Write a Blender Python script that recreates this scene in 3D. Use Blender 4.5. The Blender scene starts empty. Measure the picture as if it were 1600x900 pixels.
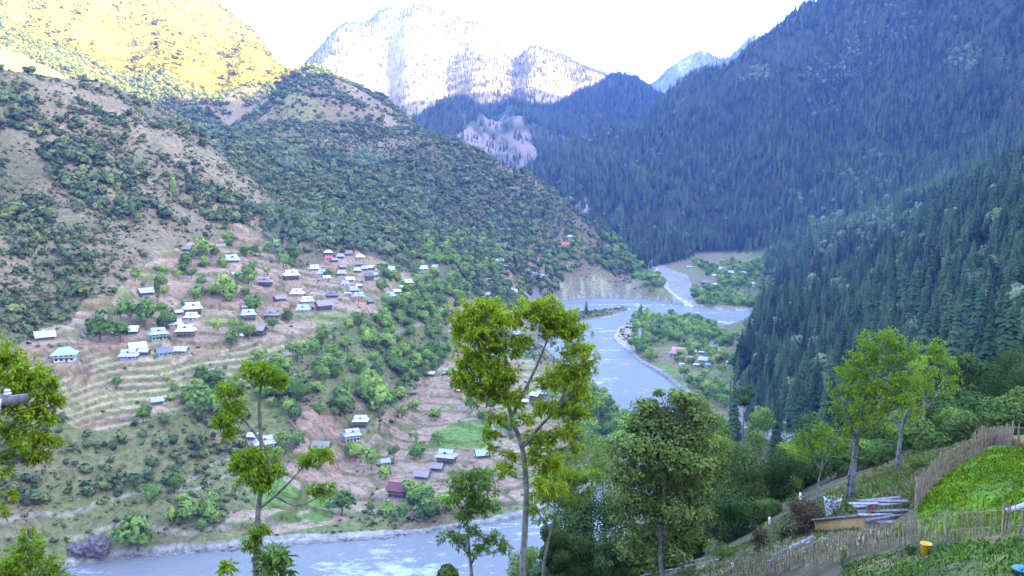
import bpy, bmesh, math, random, time
import numpy as np
from mathutils import Vector, Matrix
T0 = time.time()
SC = bpy.context.scene; COL = SC.collection
random.seed(7); RNG = np.random.default_rng(7)
# ------------------------------------------------------------------ camera
cam = bpy.data.cameras.new('camera'); camo = bpy.data.objects.new('camera', cam); COL.objects.link(camo)
cam.sensor_width = 36.0; cam.lens = 36.0*1331.0/1600.0; cam.clip_start = 0.2; cam.clip_end = 40000
camo.location = (0, 0, 152.0); camo.rotation_euler = (math.radians(90-6.43), 0, 0)
SC.camera = camo
# ------------------------------------------------------------------ sky, sun, exposure
SUN_EL, SUN_AZ = 14.3, 122.0      # azimuth clockwise from the view direction (+Y)
w = bpy.data.worlds.new('World'); SC.world = w; w.use_nodes = True
nt = w.node_tree; bg = nt.nodes['Background']
sky = nt.nodes.new('ShaderNodeTexSky'); sky.sky_type = 'NISHITA'; sky.sun_disc = False
sky.sun_elevation = math.radians(SUN_EL); sky.sun_rotation = math.radians(SUN_AZ)
sky.altitude = 2200; sky.air_density = 1.0; sky.dust_density = 5.0; sky.ozone_density = 0.4
nt.links.new(sky.outputs[0], bg.inputs[0]); bg.inputs[1].default_value = 0.15
sl = bpy.data.lights.new('sun', 'SUN'); sl.energy = 3.8; sl.angle = math.radians(0.5); sl.color = (1.0, 0.82, 0.42)
so = bpy.data.objects.new('sun', sl); COL.objects.link(so)
_e, _a = math.radians(SUN_EL), math.radians(SUN_AZ)
sdir = Vector((math.cos(_e)*math.sin(_a), math.cos(_e)*math.cos(_a), math.sin(_e)))
so.rotation_euler = sdir.to_track_quat('Z', 'Y').to_euler(); so.location = (200, -200, 700)
vs = SC.view_settings; vs.view_transform = 'Standard'; vs.look = 'None'; vs.exposure = 4.2; vs.gamma = 1.0; vs.use_curve_mapping = False
SC.render.engine = 'CYCLES'
cy = SC.cycles; cy.use_denoising = True; cy.max_bounces = 5; cy.diffuse_bounces = 2; cy.glossy_bounces = 2; cy.transmission_bounces = 3; cy.transparent_max_bounces = 8; cy.volume_bounces = 0
try: cy.denoiser = 'OPENIMAGEDENOISE'; cy.denoising_input_passes = 'RGB_ALBEDO_NORMAL'
except Exception: pass
NCOL = 760; NR = (70, 40, 430, 80, 110, 130)
HAZE = 0.00011
# ------------------------------------------------------------------ house table: px, py, width px, roof, yaw, roof colour, wall, storeys, label
HT = [ # px, py, width px, roof, yaw, roof colour, wall, storeys, label
 (361,405,25,'dutch',20,'grey','timber',1,'long grey tin-roofed farmhouse highest on the left above the fields'),
 (375,428,22,'shed',8,'white','stone',1,'flat pale-roofed shed behind the round trees under the highest farmhouse'),
 (415,442,22,'dutch',-18,'brown','timber',2,'brown old-roofed house alone in the big bare brown field'),
 (455,430,25,'dutch',15,'white','timber',2,'white-roofed timber house behind the bare field, left of the crowded village'),
 (465,458,22,'dutch',-20,'white','mud',1,'white-roofed house on the mud bank below the big brown field'),
 (437,467,19,'gable',25,'brown','timber',1,'brown gabled barn left of the white-roofed house on the mud bank'),
 (480,470,21,'dutch',12,'white','stone',1,'pale-roofed house just above the green-walled house'),
 (474,483,23,'dutch',-12,'grey','green',1,'grey-roofed house with bright green walls in the middle village'),
 (506,477,26,'gable',22,'brown','timber',2,'long brownish double-roofed timber house right of the green-walled house'),
 (519,461,20,'dutch',-25,'dark','timber',1,'dark-roofed timber house with grey eaves in the middle of the village'),
 (388,494,23,'dutch',10,'grey','timber',2,'grey-roofed timber house left of two brown barns below the bare field'),
 (425,494,23,'dutch',-22,'brown','mud',2,'brown-roofed two-storey house right of the grey-roofed timber house'),
 (404,518,24,'gable',-28,'brown','timber',2,'tall brown gabled barn at the upper end of the green terraces'),
 (369,526,21,'shed',10,'white','stone',1,'low pale flat-roofed house half hidden by a dark round tree'),
 (383,483,9,'shed',0,'white','stone',1,'tiny white shed among trees above the grey-roofed timber house'),
 (228,457,22,'gable',20,'grey','timber',1,'lone dark timber barn with tilted grey roof on the upper left fields'),
 (70,526,27,'gable',8,'grey','timber',1,'long low timber barn with grey roof at the far left field'),
 (102,555,33,'hip',-10,'blue','white',2,'white-walled house with bluish roof standing over the left terraces'),
 (204,517,25,'gable',-14,'white','timber',1,'low white-roofed house at the field above the blue-walled house'),
 (301,483,27,'dutch',12,'white','timber',2,'big white-roofed house at the top of the left hamlet'),
 (300,496,22,'dutch',-18,'white','lilac',1,'white-roofed house directly below the big white-roofed one'),
 (279,491,13,'gable',20,'grey','timber',1,'small grey shed left of the big white-roofed house'),
 (274,507,22,'dutch',10,'white','orange',1,'white-roofed house with orange walls in the left hamlet'),
 (291,518,28,'dutch',-14,'white','timber',2,'large white-roofed timber house lowest on the right of the left hamlet'),
 (247,524,26,'dutch',14,'grey','green',2,'grey-roofed house with mint green ground floor in the left hamlet'),
 (215,543,25,'gable',8,'white','timber',1,'white-roofed house behind the blue-walled house'),
 (202,555,28,'dutch',-16,'grey','blue',1,'grey-roofed house with blue walls at the edge of the terraces'),
 (226,552,17,'gable',-30,'grey','timber',1,'small dark gabled house right of the blue-walled house'),
 (256,551,24,'gable',18,'dark','green',1,'low bright green house with dark gable above the terraces'),
 (284,549,21,'gable',-26,'grey','stone',1,'grey gabled shed on the stone bank right of the bright green house'),
 (245,629,19,'gable',12,'blue','timber',1,'small bluish-roofed hut below the terraces beside a round tree'),
 (292,391,14,'gable',-15,'dark','timber',1,'tiny dark hut highest on the left among bushes'),
 (550,681,28,'dutch',14,'grey','white',2,'grey-roofed house with white ground floor, nearer of the pair at the field edge'),
 (564,660,25,'dutch',-10,'white','timber',2,'white-roofed house, farther of the pair at the field edge'),
 (503,697,30,'gable',-20,'brown','timber',1,'brown-roofed barn at the left end of the big ploughed field'),
 (413,693,33,'dutch',10,'grey','white',2,'grey-roofed house behind the slender left tree'),
 (396,684,18,'gable',-25,'white','timber',1,'small white-roofed house just left of the house behind the slender tree'),
 (623,765,35,'gable',-24,'maroon','timber',2,'maroon-roofed timber house standing alone on the bare field by the river'),
 (698,713,33,'dutch',-22,'grey','timber',2,'large grey-roofed timber house with two storeys on the valley floor'),
 (683,731,23,'gable',-22,'brown','timber',1,'brown-roofed long shed joined below the large grey-roofed house'),
 (660,742,28,'gable',-22,'brown','timber',1,'longer brown-roofed shed at the lower end of the farm row'),
 (754,709,27,'gable',16,'blue','timber',1,'blue-roofed timber house in the bare field left of the tall tree'),
 (852,727,26,'dutch',-20,'white','timber',1,'white-roofed house seen right of the tall tree trunk'),
 (601,724,18,'gable',15,'blue','stone',1,'small bluish house between two dark round trees'),
 (758,648,25,'gable',-14,'maroon','timber',1,'maroon-roofed barn left of the tall tree'),
 (837,622,17,'gable',-40,'white','timber',2,'narrow white-roofed barn right of the tall tree trunk'),
 (859,638,15,'gable',-30,'white','stone',1,'small white gabled house below the narrow barn'),
 (865,652,15,'hip',10,'blue','stone',1,'pale blue roofed hut near the inner river bank'),
 (808,659,15,'gable',10,'blue','stone',1,'pale blue roofed hut behind the tall tree trunk'),
 (818,629,16,'shed',5,'white','stone',1,'flat white-roofed house behind the tall tree'),
 (848,615,20,'shed',-8,'blue','blue',1,'long blue-walled shed behind the tall tree crown'),
 (716,612,14,'shed',8,'white','red',1,'small red-walled house left of the tall tree'),
 (674,586,13,'gable',-20,'white','timber',1,'small white-roofed house left of the pale footpath'),
 (698,583,16,'dutch',12,'grey','timber',1,'grey-roofed house right of the pale footpath'),
 (765,588,18,'dutch',-15,'blue','timber',1,'bluish-roofed house behind the left crown of the tall tree'),
 (646,616,11,'gable',20,'dark','timber',1,'tiny dark hut among green trees below the gully'),
 (807,522,14,'dutch',10,'grey','timber',1,'grey-roofed house in the gap of the tall tree crown'),
 (662,420,15,'dutch',15,'white','stone',1,'white-roofed house at the wood edge right of the crowded village'),
 (680,418,10,'gable',-10,'grey','stone',1,'small grey house right of the white-roofed one at the wood edge'),
 (781,409,12,'gable',8,'white','white',2,'tall white house on the wooded slope beyond the village'),
 (790,416,8,'shed',0,'white','stone',1,'small white shed below the tall white house'),
 (746,438,9,'shed',10,'white','stone',1,'tiny white-roofed shed left of the far river-terrace houses'),
 (765,439,13,'dutch',-15,'grey','timber',1,'grey-roofed house in the clearing above the tall tree'),
 (834,427,11,'gable',20,'white','stone',1,'white-roofed house on the bluff, left of a pair'),
 (846,433,13,'dutch',-10,'white','white',2,'white two-storey house on the bluff, right of a pair'),
 (819,446,11,'dutch',12,'blue','stone',1,'bluish-roofed house below the pair on the bluff'),
 (803,455,15,'dutch',-14,'white','timber',1,'white-roofed timber house above the right crown of the tall tree'),
 (785,458,10,'hip',10,'white','stone',1,'small white house above the green plot'),
 (760,460,15,'gable',-22,'grey','timber',1,'grey gabled barn left of the green plot'),
 (889,370,8,'gable',0,'white','stone',1,'tiny pale hut on the green spur above the bluff'),
 (883,381,13,'gable',10,'red','pink',1,'red-roofed house on the green spur'),
 (1060,549,28,'dutch',-16,'pink','pink',2,'big pink hotel with red roof on the river point'),
 (1078,561,20,'hip',10,'pink','white',1,'white annex with orange-red roof beside the pink hotel'),
 (1100,562,17,'gable',-18,'grey','stone',1,'grey gabled house between the annex and the orange-roofed tower'),
 (1122,560,15,'hip',12,'orange','stone',2,'tower-like stone house with orange hip roof'),
 (1114,542,23,'shed',-6,'green','stone',1,'long green-roofed shed behind the hotel'),
 (1089,541,12,'gable',8,'blue','yellow',1,'yellow-walled hut with blue roof behind the hotel'),
 (1131,549,17,'gable',-12,'grey','stone',1,'long grey shed right of the green-roofed shed'),
 (1083,551,10,'gable',14,'grey','stone',1,'small grey hut just behind the white annex'),
 (1096,552,9,'shed',-8,'white','stone',1,'small pale hut behind the grey gabled house near the hotel'),
 (1143,557,9,'gable',20,'grey','timber',1,'small dark-walled hut right of the orange-roofed tower'),
 (1139,568,8,'shed',0,'white','stone',1,'tiny pale hut lowest at the right end of the settlement'),
 (1130,535,9,'gable',-16,'grey','stone',1,'small grey hut behind the right end of the green-roofed shed'),
 (1100,534,8,'gable',10,'brown','timber',1,'small brown hut behind the left end of the green-roofed shed'),
 (1065,571,8,'shed',6,'white','white',1,'tiny white hut right below the pink hotel'),
 (1071,583,12,'shed',12,'white','white',1,'small white hut under trees below the hotel'),
 (1088,572,9,'shed',0,'white','stone',1,'tiny pale hut below the white annex'),
 (1107,572,9,'gable',-10,'blue','blue',1,'little bright blue tent-like hut below the hotel'),
 (1097,501,10,'gable',10,'orange','white',1,'small orange-roofed house, farthest on the river point'),
 (1092,509,12,'gable',-8,'red','white',1,'red-roofed house, left of the pair on the river point'),
 (1106,510,13,'gable',8,'red','red',1,'red-roofed house, right of the pair on the river point'),
 (1134,508,8,'shed',0,'pink','pink',1,'tiny pink-roofed hut on the gravel by the upper river'),
 (1217,480,9,'gable',-12,'red','red',1,'bright red hut at the foot of the near conifer slope'),
 (1194,477,10,'gable',-30,'white','white',1,'white gabled house at the edge of the conifer slope'),
 (1101,441,13,'gable',15,'dark','timber',2,'dark house at the mouth of the side creek'),
 (1077,417,8,'shed',0,'white','stone',1,'tiny pale hut beside the upper creek bed'),
 (1116,431,7,'gable',10,'white','stone',1,'tiny white-roofed house in the far hamlet, leftmost of its upper row'),
 (1128,420,10,'gable',-12,'grey','stone',1,'grey-roofed house highest in the far hamlet'),
 (1142,426,10,'dutch',10,'white','stone',1,'white-roofed house in the middle of the far hamlet'),
 (1162,426,7,'shed',0,'white','stone',1,'tiny flat white house, rightmost of the far hamlet upper row'),
 (1160,439,7,'shed',8,'grey','stone',1,'tiny grey house on the lower far hamlet slope'),
 (1178,445,6,'gable',0,'white','white',2,'small tall white house, rightmost in the far hamlet'),
 (1116,445,8,'gable',-14,'white','stone',1,'tiny white-roofed house right below the dark creek house')]
VT = [(491,420,17,'dutch',12,'white','stone',1),(504,428,17,'dutch',-15,'blue','lilac',1),(510,436,13,'gable',20,'white','stone',1),(513,398,14,'hip',8,'white','stone',2),(514,405,12,'gable',-10,'red','orange',1),
 (522,408,12,'gable',25,'brown','timber',1),(532,402,12,'dutch',-20,'grey','timber',1),(545,397,14,'dutch',15,'brown','timber',1),(563,402,15,'hip',-8,'white','orange',1),(535,419,12,'gable',22,'brown','timber',1),
 (534,428,15,'dutch',-12,'grey','timber',1),(546,438,15,'gable',18,'white','stone',1),(540,445,14,'dutch',-18,'grey','lilac',1),(561,414,13,'dutch',10,'brown','timber',1),(559,424,12,'dutch',-22,'white','timber',1),
 (569,421,12,'dutch',14,'grey','timber',1),(580,420,11,'gable',-30,'white','timber',1),(577,434,16,'dutch',20,'dark','timber',2),(586,431,11,'gable',-16,'grey','timber',1),(606,429,14,'gable',26,'brown','timber',2),(612,422,14,'dutch',-10,'white','timber',1),
 (638,444,15,'dutch',12,'white','timber',2),(631,452,15,'dutch',-14,'white','timber',1),(620,457,13,'gable',18,'white','timber',1),(610,465,17,'dutch',-12,'grey','lilac',2),(553,454,16,'dutch',10,'blue','timber',1),(562,449,10,'gable',-18,'white','timber',1),(544,461,10,'shed',5,'white','stone',1),
 (561,466,17,'dutch',-8,'blue','orange',2),(579,473,12,'gable',22,'dark','timber',1)]
# ------------------------------------------------------------------ terrain
PITCH = math.radians(6.43); FPX = 1331.0; CAMZ = 152.0
def pdir(px, py):
    a = (px-800.0)/FPX; b = (450.0-py)/FPX
    cp, sp = math.cos(PITCH), math.sin(PITCH)
    return a, cp+b*sp, b*cp-sp            # x right, y forward, z up (not normalised)
def PT(px, py, r):
    x, y, z = pdir(px, py); k = r/math.hypot(x, y)
    return (x*k, y*k, CAMZ+z*k)
def project(x, y, z):
    z = z-CAMZ; cp, sp = math.cos(PITCH), math.sin(PITCH)
    d = y*cp-z*sp; u = y*sp+z*cp
    d = np.where(d < 0.5, 0.5, d)
    return 800+FPX*x/d, 450-FPX*u/d
def AZ(az, r, z):
    a = math.radians(az); return (r*math.sin(a), r*math.cos(a), CAMZ+z)

def wmap(x, y):
    r = np.hypot(x, y)+1e-6; k = np.log1p(r/20.0)/r
    return x*k, y*k
class TPS:
    def __init__(s, pts, lam=1e-4):
        p = np.array(pts, float); u, v = wmap(p[:, 0], p[:, 1]); n = len(p)
        s.u, s.v = u, v
        K = s.ker((u[:, None]-u)**2+(v[:, None]-v)**2)+lam*np.eye(n)
        Q = np.c_[np.ones(n), u, v]
        A = np.zeros((n+3, n+3)); A[:n, :n] = K; A[:n, n:] = Q; A[n:, :n] = Q.T
        s.w = np.linalg.solve(A, np.r_[p[:, 2], 0, 0, 0])
    @staticmethod
    def ker(d2): return d2*np.log(d2+1e-9)
    def __call__(s, x, y):
        u, v = wmap(x, y); n = len(s.u)
        z = s.w[n]+s.w[n+1]*u+s.w[n+2]*v
        for i in range(n):
            z = z+s.w[i]*s.ker((u-s.u[i])**2+(v-s.v[i])**2)
        return z

# hashing noise -------------------------------------------------------------
def _h(ix, iy, seed):
    n = (ix.astype(np.int64)*374761393+iy.astype(np.int64)*668265263+seed*982451653) & 0xffffffff
    n = ((n ^ (n >> 13))*1274126177) & 0xffffffff
    n = (n ^ (n >> 16)) & 0xffffffff
    return n.astype(np.float64)/4294967295.0
def vnoise(x, y, seed=0):
    fx, fy = np.floor(x), np.floor(y); tx, ty = x-fx, y-fy
    tx = tx*tx*tx*(tx*(tx*6-15)+10); ty = ty*ty*ty*(ty*(ty*6-15)+10)
    a = _h(fx, fy, seed); b = _h(fx+1, fy, seed); c = _h(fx, fy+1, seed); d = _h(fx+1, fy+1, seed)
    return (a+(b-a)*tx+(c-a)*ty+(a-b-c+d)*tx*ty)*2-1
def fbm(x, y, scale, octv=4, seed=0, gain=0.5):
    s = 0; a = 1.0; t = 0
    for o in range(octv):
        s = s+a*vnoise(x/scale+o*17.3, y/scale-o*9.1, seed+o); t += a; a *= gain; scale *= 0.5
    return s/t
def sstep(a, b, x):
    t = np.clip((x-a)/(b-a), 0, 1); return t*t*(3-2*t)
def inpoly(x, y, poly):
    p = np.asarray([q[:2] for q in poly], float); x = np.asarray(x); y = np.asarray(y); res = np.zeros(x.shape, bool)
    bb = (x >= p[:, 0].min()) & (x <= p[:, 0].max()) & (y >= p[:, 1].min()) & (y <= p[:, 1].max())
    xs_, ys_ = x[bb], y[bb]; ins = np.zeros(xs_.shape, bool); j = len(p)-1
    for i in range(len(p)):
        x0, y0 = p[i]; x1, y1 = p[j]
        if y1 != y0: ins ^= ((y0 > ys_) != (y1 > ys_)) & (xs_ < (x1-x0)*(ys_-y0)/(y1-y0)+x0)
        j = i
    res[bb] = ins; return res
def segdist(x, y, line, closed=False, reach=None):
    p = np.asarray([q[:2] for q in line], float); n = len(p); x = np.asarray(x); y = np.asarray(y); res = np.full(x.shape, 1e9)
    if reach is not None:
        bb = (x > p[:, 0].min()-reach) & (x < p[:, 0].max()+reach) & (y > p[:, 1].min()-reach) & (y < p[:, 1].max()+reach); xs_, ys_ = x[bb], y[bb]
    else: xs_, ys_ = x.ravel(), y.ravel()
    d = np.full(xs_.shape, 1e18)
    for i in range(n if closed else n-1):
        a = p[i]; e = p[(i+1) % n]-a; L = e@e+1e-9; ux = xs_-a[0]; uy = ys_-a[1]
        t = np.clip((ux*e[0]+uy*e[1])/L, 0, 1); d = np.minimum(d, (ux-t*e[0])**2+(uy-t*e[1])**2)
    d = np.sqrt(d)
    if reach is not None: res[bb] = d; return res
    return d.reshape(x.shape)

def onwater(px, py):                     # pixel ray met with the water level z=0
    x, y, z = pdir(px, py); k = -CAMZ/z; return (x*k, y*k)

BASE = [PT(*q) for q in [
    # garden bench in front of the camera
    (1595,838,36),(1440,850,38),(1300,872,43),(1200,897,47),(1100,905,52),(1430,797,43),(1500,745,49),(1550,697,58),(1600,697,62),
    (1290,826,49),(1330,782,58),(1400,737,66),(1440,702,85),(1530,642,110),(1600,650,120),(1150,852,58),(1000,898,63),(1230,800,62),
    (1060,880,66),(1700,640,150),(1750,700,60),(1700,850,34),
    # steep bank down to the river
    (900,990,60),(700,1000,62),(500,1000,62),(300,1000,62),(100,1000,64),(-100,1000,64),
    (800,960,150),(500,970,150),(200,970,150),(950,920,140),(1050,850,150),(1150,780,160),(1250,740,150),(1350,690,160),
    # near right hillside with conifers
    (1480,655,220),(1600,560,260),(1500,615,340),(1340,660,380),(1220,670,480),(1150,625,640),(1190,560,700),(1300,600,500),
    (1300,490,800),(1300,412,1000),(1240,440,1000),(1450,480,640),(1450,332,1000),(1600,400,550),(1600,272,900),(1780,200,850),(1700,430,400),
    (1230,435,1120),(1195,505,800),
    # river banks and valley floor
    (230,862,358),(440,848,370),(640,832,380),(780,812,396),(880,788,410),(620,772,412),(700,722,442),(550,688,470),(760,645,520),(640,655,515),
    (850,700,460),(900,650,520),(1000,640,560),(1060,612,632),(1100,570,740),(980,520,960),(1100,520,950),(1050,560,780),
    (830,560,720),(850,500,930),(800,462,1080),(760,470,960),(880,455,1180),(960,460,1215),(1000,440,1330),(1060,440,1330),(1100,470,1180),(1150,440,1330),(1190,470,1180),
    (1030,415,1500),(1100,412,1480),(1200,412,1420),(830,432,1150),(890,372,1330),(950,395,1400),
    # scrub bank and terraced village slope on the left
    (100,770,402),(0,770,402),(200,720,420),(0,690,425),(300,720,425),(130,662,438),(300,640,455),(400,690,445),(380,760,408),
    (250,590,470),(100,560,466),(380,560,505),(0,560,470),(70,530,500),(450,500,590),(300,500,555),(200,525,515),(560,560,545),
    (480,600,490),(600,500,620),(660,520,650),(680,580,600),(560,620,500),(700,450,790),
    (227,465,575),(120,450,575),(330,440,610),(360,408,650),(420,440,640),(540,440,675),(510,402,740),(600,420,770),(640,440,750),(650,415,850),(740,412,1000),
    (0,450,555),(0,300,690),(0,200,790),(130,300,715),(130,200,820),(250,350,710),(250,260,800),(330,330,770),(330,300,810),(420,370,730),
    (870,430,1240),(940,430,1265),(1000,433,1290),
    # ridge of the near left hill
    (385,287,870),(330,236,890),(262,190,920),(170,140,950),(130,112,970),(60,84,1000),(0,60,1030),(-150,0,1050),(-350,-80,1050)]]
BASE += [AZ(-24,1150,70),AZ(-19,1100,20),AZ(-30,1250,150),AZ(-15,1050,-20),AZ(-36,1350,170),AZ(-44,1350,170),
         AZ(-45,500,20),AZ(-60,420,-120),AZ(-60,900,100),AZ(-80,420,-152),AZ(-80,1200,150),AZ(-110,400,-150),AZ(-110,900,100),AZ(-45,300,-150),AZ(-36,290,-152),AZ(-45,160,-88),AZ(-60,100,-50),AZ(-90,150,-60),AZ(-110,160,-30),
         AZ(0,3,-2.6),AZ(-60,3,-2.4),AZ(60,3,-2.2),AZ(180,3,-1.2),AZ(120,3,-1.4),AZ(-120,3,-1.6),
         AZ(0,12,-8.5),AZ(30,12,-7.6),AZ(-30,12,-8.8),AZ(60,12,-6),AZ(-60,12,-7.5),AZ(180,12,3),AZ(100,12,-1),AZ(-100,12,-2),
         AZ(0,30,-18.5),AZ(-30,30,-18.5),AZ(20,30,-14.5),AZ(35,28,-12),AZ(60,40,-10),AZ(-60,40,-20),AZ(90,60,4),AZ(180,60,25),AZ(-90,60,-18),AZ(130,60,22),
         AZ(0,330,-150),AZ(8,450,-150),AZ(-12,320,-151),AZ(-24,315,-151),AZ(5,300,-138),AZ(10,330,-136),
         AZ(45,300,20),AZ(60,200,30),AZ(90,400,180),AZ(140,400,210),AZ(180,400,190),AZ(-140,400,90),AZ(45,1000,120),AZ(60,900,220),AZ(90,1500,420),AZ(140,1500,420),AZ(180,1500,380),AZ(-140,1500,200),
         AZ(5,1700,-140),AZ(9,1700,-140),AZ(2,1900,-130),AZ(0,2200,-120),AZ(10,2200,-90),AZ(-10,2200,-80),AZ(-25,2200,0),AZ(25,2200,-20),AZ(40,2000,50),AZ(0,5000,-60),AZ(-25,5000,-60),AZ(25,5000,-60)]
HILL_L = [PT(*q) for q in [   # scrub-covered hill left of centre, with the sunlit shoulder above it
    (490,94,1780),(510,100,1770),(560,137,1730),(600,166,1700),(640,196,1670),(700,224,1620),(760,259,1560),(830,293,1500),(880,334,1440),(930,382,1390),(965,414,1340),
    (500,395,770),(600,405,850),(690,415,900),(760,402,1080),(860,405,1230),(560,300,1120),(640,300,1180),(700,320,1200),(780,340,1250),(840,350,1300),(520,200,1420),(600,240,1400),(450,250,1220),(450,340,900),
    (420,135,1800),(300,182,1650),(380,220,1350),(400,62,2050),(345,30,2150),(290,-12,2250),(240,-60,2350),(100,-140,2500),(-200,-220,2550),
    (250,190,1450),(150,140,1550),(0,70,1600),(340,120,1900),(200,80,2000),(60,30,2050),(-200,0,1900),(-200,80,1500)]]
HILL_L += [AZ(-12,2300,60),AZ(-6,2200,-50),AZ(0,1950,-90),AZ(3,1750,-120),AZ(8,1500,-140),AZ(-15,2700,150),AZ(-22,3000,250),AZ(-35,3200,450),AZ(-12,650,-130),AZ(-22,700,-60),AZ(-30,900,-20),AZ(0,850,-150),
           AZ(3.5,1190,-165),AZ(7,1240,-170),AZ(15,1500,-300),AZ(25,1500,-500),AZ(-50,2600,500),AZ(-60,1500,200),AZ(-60,900,-60)]
HILL_R = [PT(*q) for q in [   # the great forested mountain on the right
    (838,268,2350),(900,240,2450),(960,212,2500),(1030,166,2550),(1100,122,2550),(1180,67,2500),(1250,30,2450),(1310,4,2400),(1420,-60,2300),(1600,-170,2200),(1900,-330,2000),
    (860,285,2050),(905,330,1720),(940,375,1560),(1000,395,1540),(1100,408,1530),(1200,405,1480),(1260,420,1350),(1000,300,1850),(1100,300,1780),(1200,300,1720),(1320,300,1560),(1450,310,1350),(1600,260,1250),
    (1000,230,2200),(1150,200,2100),(1300,200,1980),(1450,180,1850),(1600,130,1750),(1300,90,2200),(1450,50,2080),(1600,0,1980),(1600,330,1000),(1450,380,1100)]]
HILL_R += [AZ(2,2900,-20),AZ(8,3000,60),AZ(14,3100,200),AZ(22,3300,560),AZ(27,3400,800),AZ(33,3400,860),AZ(-3,2500,-80),AZ(-3,1900,-140),AZ(3,1350,-170),AZ(10,1200,-170),AZ(20,900,-200),AZ(-10,1500,-300),  # hidden ridge behind it, raised to shade the middle-distance spur
           AZ(45,1900,700),AZ(60,1800,800),AZ(75,1800,815),AZ(90,1900,930),AZ(105,1800,900),AZ(45,1000,180),AZ(60,900,230),AZ(75,800,190),AZ(34,2900,870),AZ(45,2900,830),AZ(60,2900,600),AZ(90,3000,450),AZ(60,400,-20),AZ(100,800,250),  # out-of-view ridges, heights shaped to cast shade on the left hills
           AZ(120,1900,860),AZ(120,3000,400),AZ(20,4400,0),AZ(30,4600,100),AZ(45,4600,150),AZ(60,4600,150),AZ(90,4600,200),AZ(150,1900,640),AZ(150,3000,300),AZ(180,2000,400),AZ(130,800,230)]
HILL_N = [PT(*q) for q in [   # blue shaded spur in the middle distance
    (960,127,3250),(1000,143,3300),(1030,164,3350),(1090,190,3400),(910,155,3150),(880,176,3050),(800,158,2950),(740,168,2900),(700,170,2850),(660,193,2750),(600,225,2700),
    (760,250,2350),(820,262,2350),(880,240,2600),(700,240,2350),(620,280,2250),(840,200,2750),(900,200,2850),(960,180,3000),(780,205,2700)]]
HILL_N += [AZ(0,3600,180),AZ(6,3800,260),AZ(12,3900,250),AZ(-5,3400,130),AZ(-9,3200,60),AZ(0,2100,-80),AZ(-8,2000,-60),AZ(8,2700,-50),AZ(14,3000,-50),AZ(-14,3000,-50),AZ(20,3500,0)]
HILL_M = [PT(*q) for q in [   # great sunlit mountain behind
    (500,80,4300),(540,38,4400),(600,12,4500),(650,8,4550),(700,22,4500),(760,46,4450),(830,74,4400),(880,88,4350),(930,110,4300),(970,130,4250),(1030,170,4200),
    (600,100,4000),(700,120,3900),(800,140,3850),(880,160,3800),(650,200,3500),(780,200,3500),(900,190,3600),(560,160,3600),(400,130,4400),(450,120,4000)]]
HILL_M += [AZ(-8,5200,300),AZ(0,5200,250),AZ(8,5200,100),AZ(14,4600,100),AZ(-15,5200,200),AZ(-25,5000,100),AZ(0,3200,50),AZ(-10,3200,50),AZ(8,3500,50),AZ(-20,3500,200),AZ(20,4600,0)]
HILL_P = [PT(*q) for q in [(985,136,6100),(1050,104,6000),(1100,83,5900),(1180,58,5800),(1300,60,5700),(1450,90,5600),(1000,180,5400),(1100,150,5300),(1200,120,5200),(1700,120,5300)]]
HILL_P += [AZ(4,6600,300),AZ(8,7000,400),AZ(14,7000,450),AZ(20,7000,450),AZ(30,6500,450),AZ(4,5200,100),AZ(12,4600,50),AZ(20,4500,100),AZ(0,6200,100),AZ(-8,6500,0),AZ(35,4500,200),AZ(40,6000,300)]

# river polygon, water level 0
RIVER_N = [onwater(*q) for q in [(1230,492),(1190,489),(1130,484),(1080,480),(1045,475),(1010,469),(960,466),(900,467),(870,471),(835,482),(822,500),(842,540),(880,575),(905,600),(955,645),(1010,672),(1000,710),(955,752),(890,786),(790,815),(740,822),(640,836),(560,845),(440,852),(330,863),(230,868),(130,880),(40,915),(-80,960)]]
RIVER_S = [onwater(*q) for q in [(1230,522),(1180,517),(1110,508),(1060,500),(1010,496),(985,502),(962,514),(957,530),(975,546),(1000,566),(1040,591),(1070,616),(1090,650),(1080,700),(1040,760),(960,840),(880,890),(800,925),(700,950),(560,970),(400,985),(250,990),(120,1010),(-20,1060)]]
RIVER = RIVER_N+[(-260,250),(-330,180),(-420,140),(-520,110),(-700,80),(-720,20),(-540,30),(-420,60),(-330,100),(-250,165)]+RIVER_S[::-1]
SPIT = [onwater(*q) for q in [(980,480),(940,484),(900,487),(860,492),(835,500),(860,507),(900,503),(950,494),(982,485)]]

# polar sheet: fine inside the view, coarse outside
_th = np.radians(np.r_[np.linspace(-180,-50,40,endpoint=False), np.linspace(-50,-34,30,endpoint=False), np.linspace(-34,34,NCOL,endpoint=False), np.linspace(34,50,30,endpoint=False), np.linspace(50,180,41)])
_rr = np.r_[np.geomspace(1.2,28,22,endpoint=False), np.geomspace(28,130,NR[0],endpoint=False), np.geomspace(130,330,NR[1],endpoint=False), np.geomspace(330,760,NR[2],endpoint=False), np.geomspace(760,1050,NR[3],endpoint=False), np.geomspace(1050,2700,NR[4],endpoint=False), np.geomspace(2700,6300,NR[5],endpoint=False), np.geomspace(6300,9500,12)]
TH, RR = np.meshgrid(_th, _rr, indexing='ij')
GX, GY = RR*np.sin(TH), RR*np.cos(TH)

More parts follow.
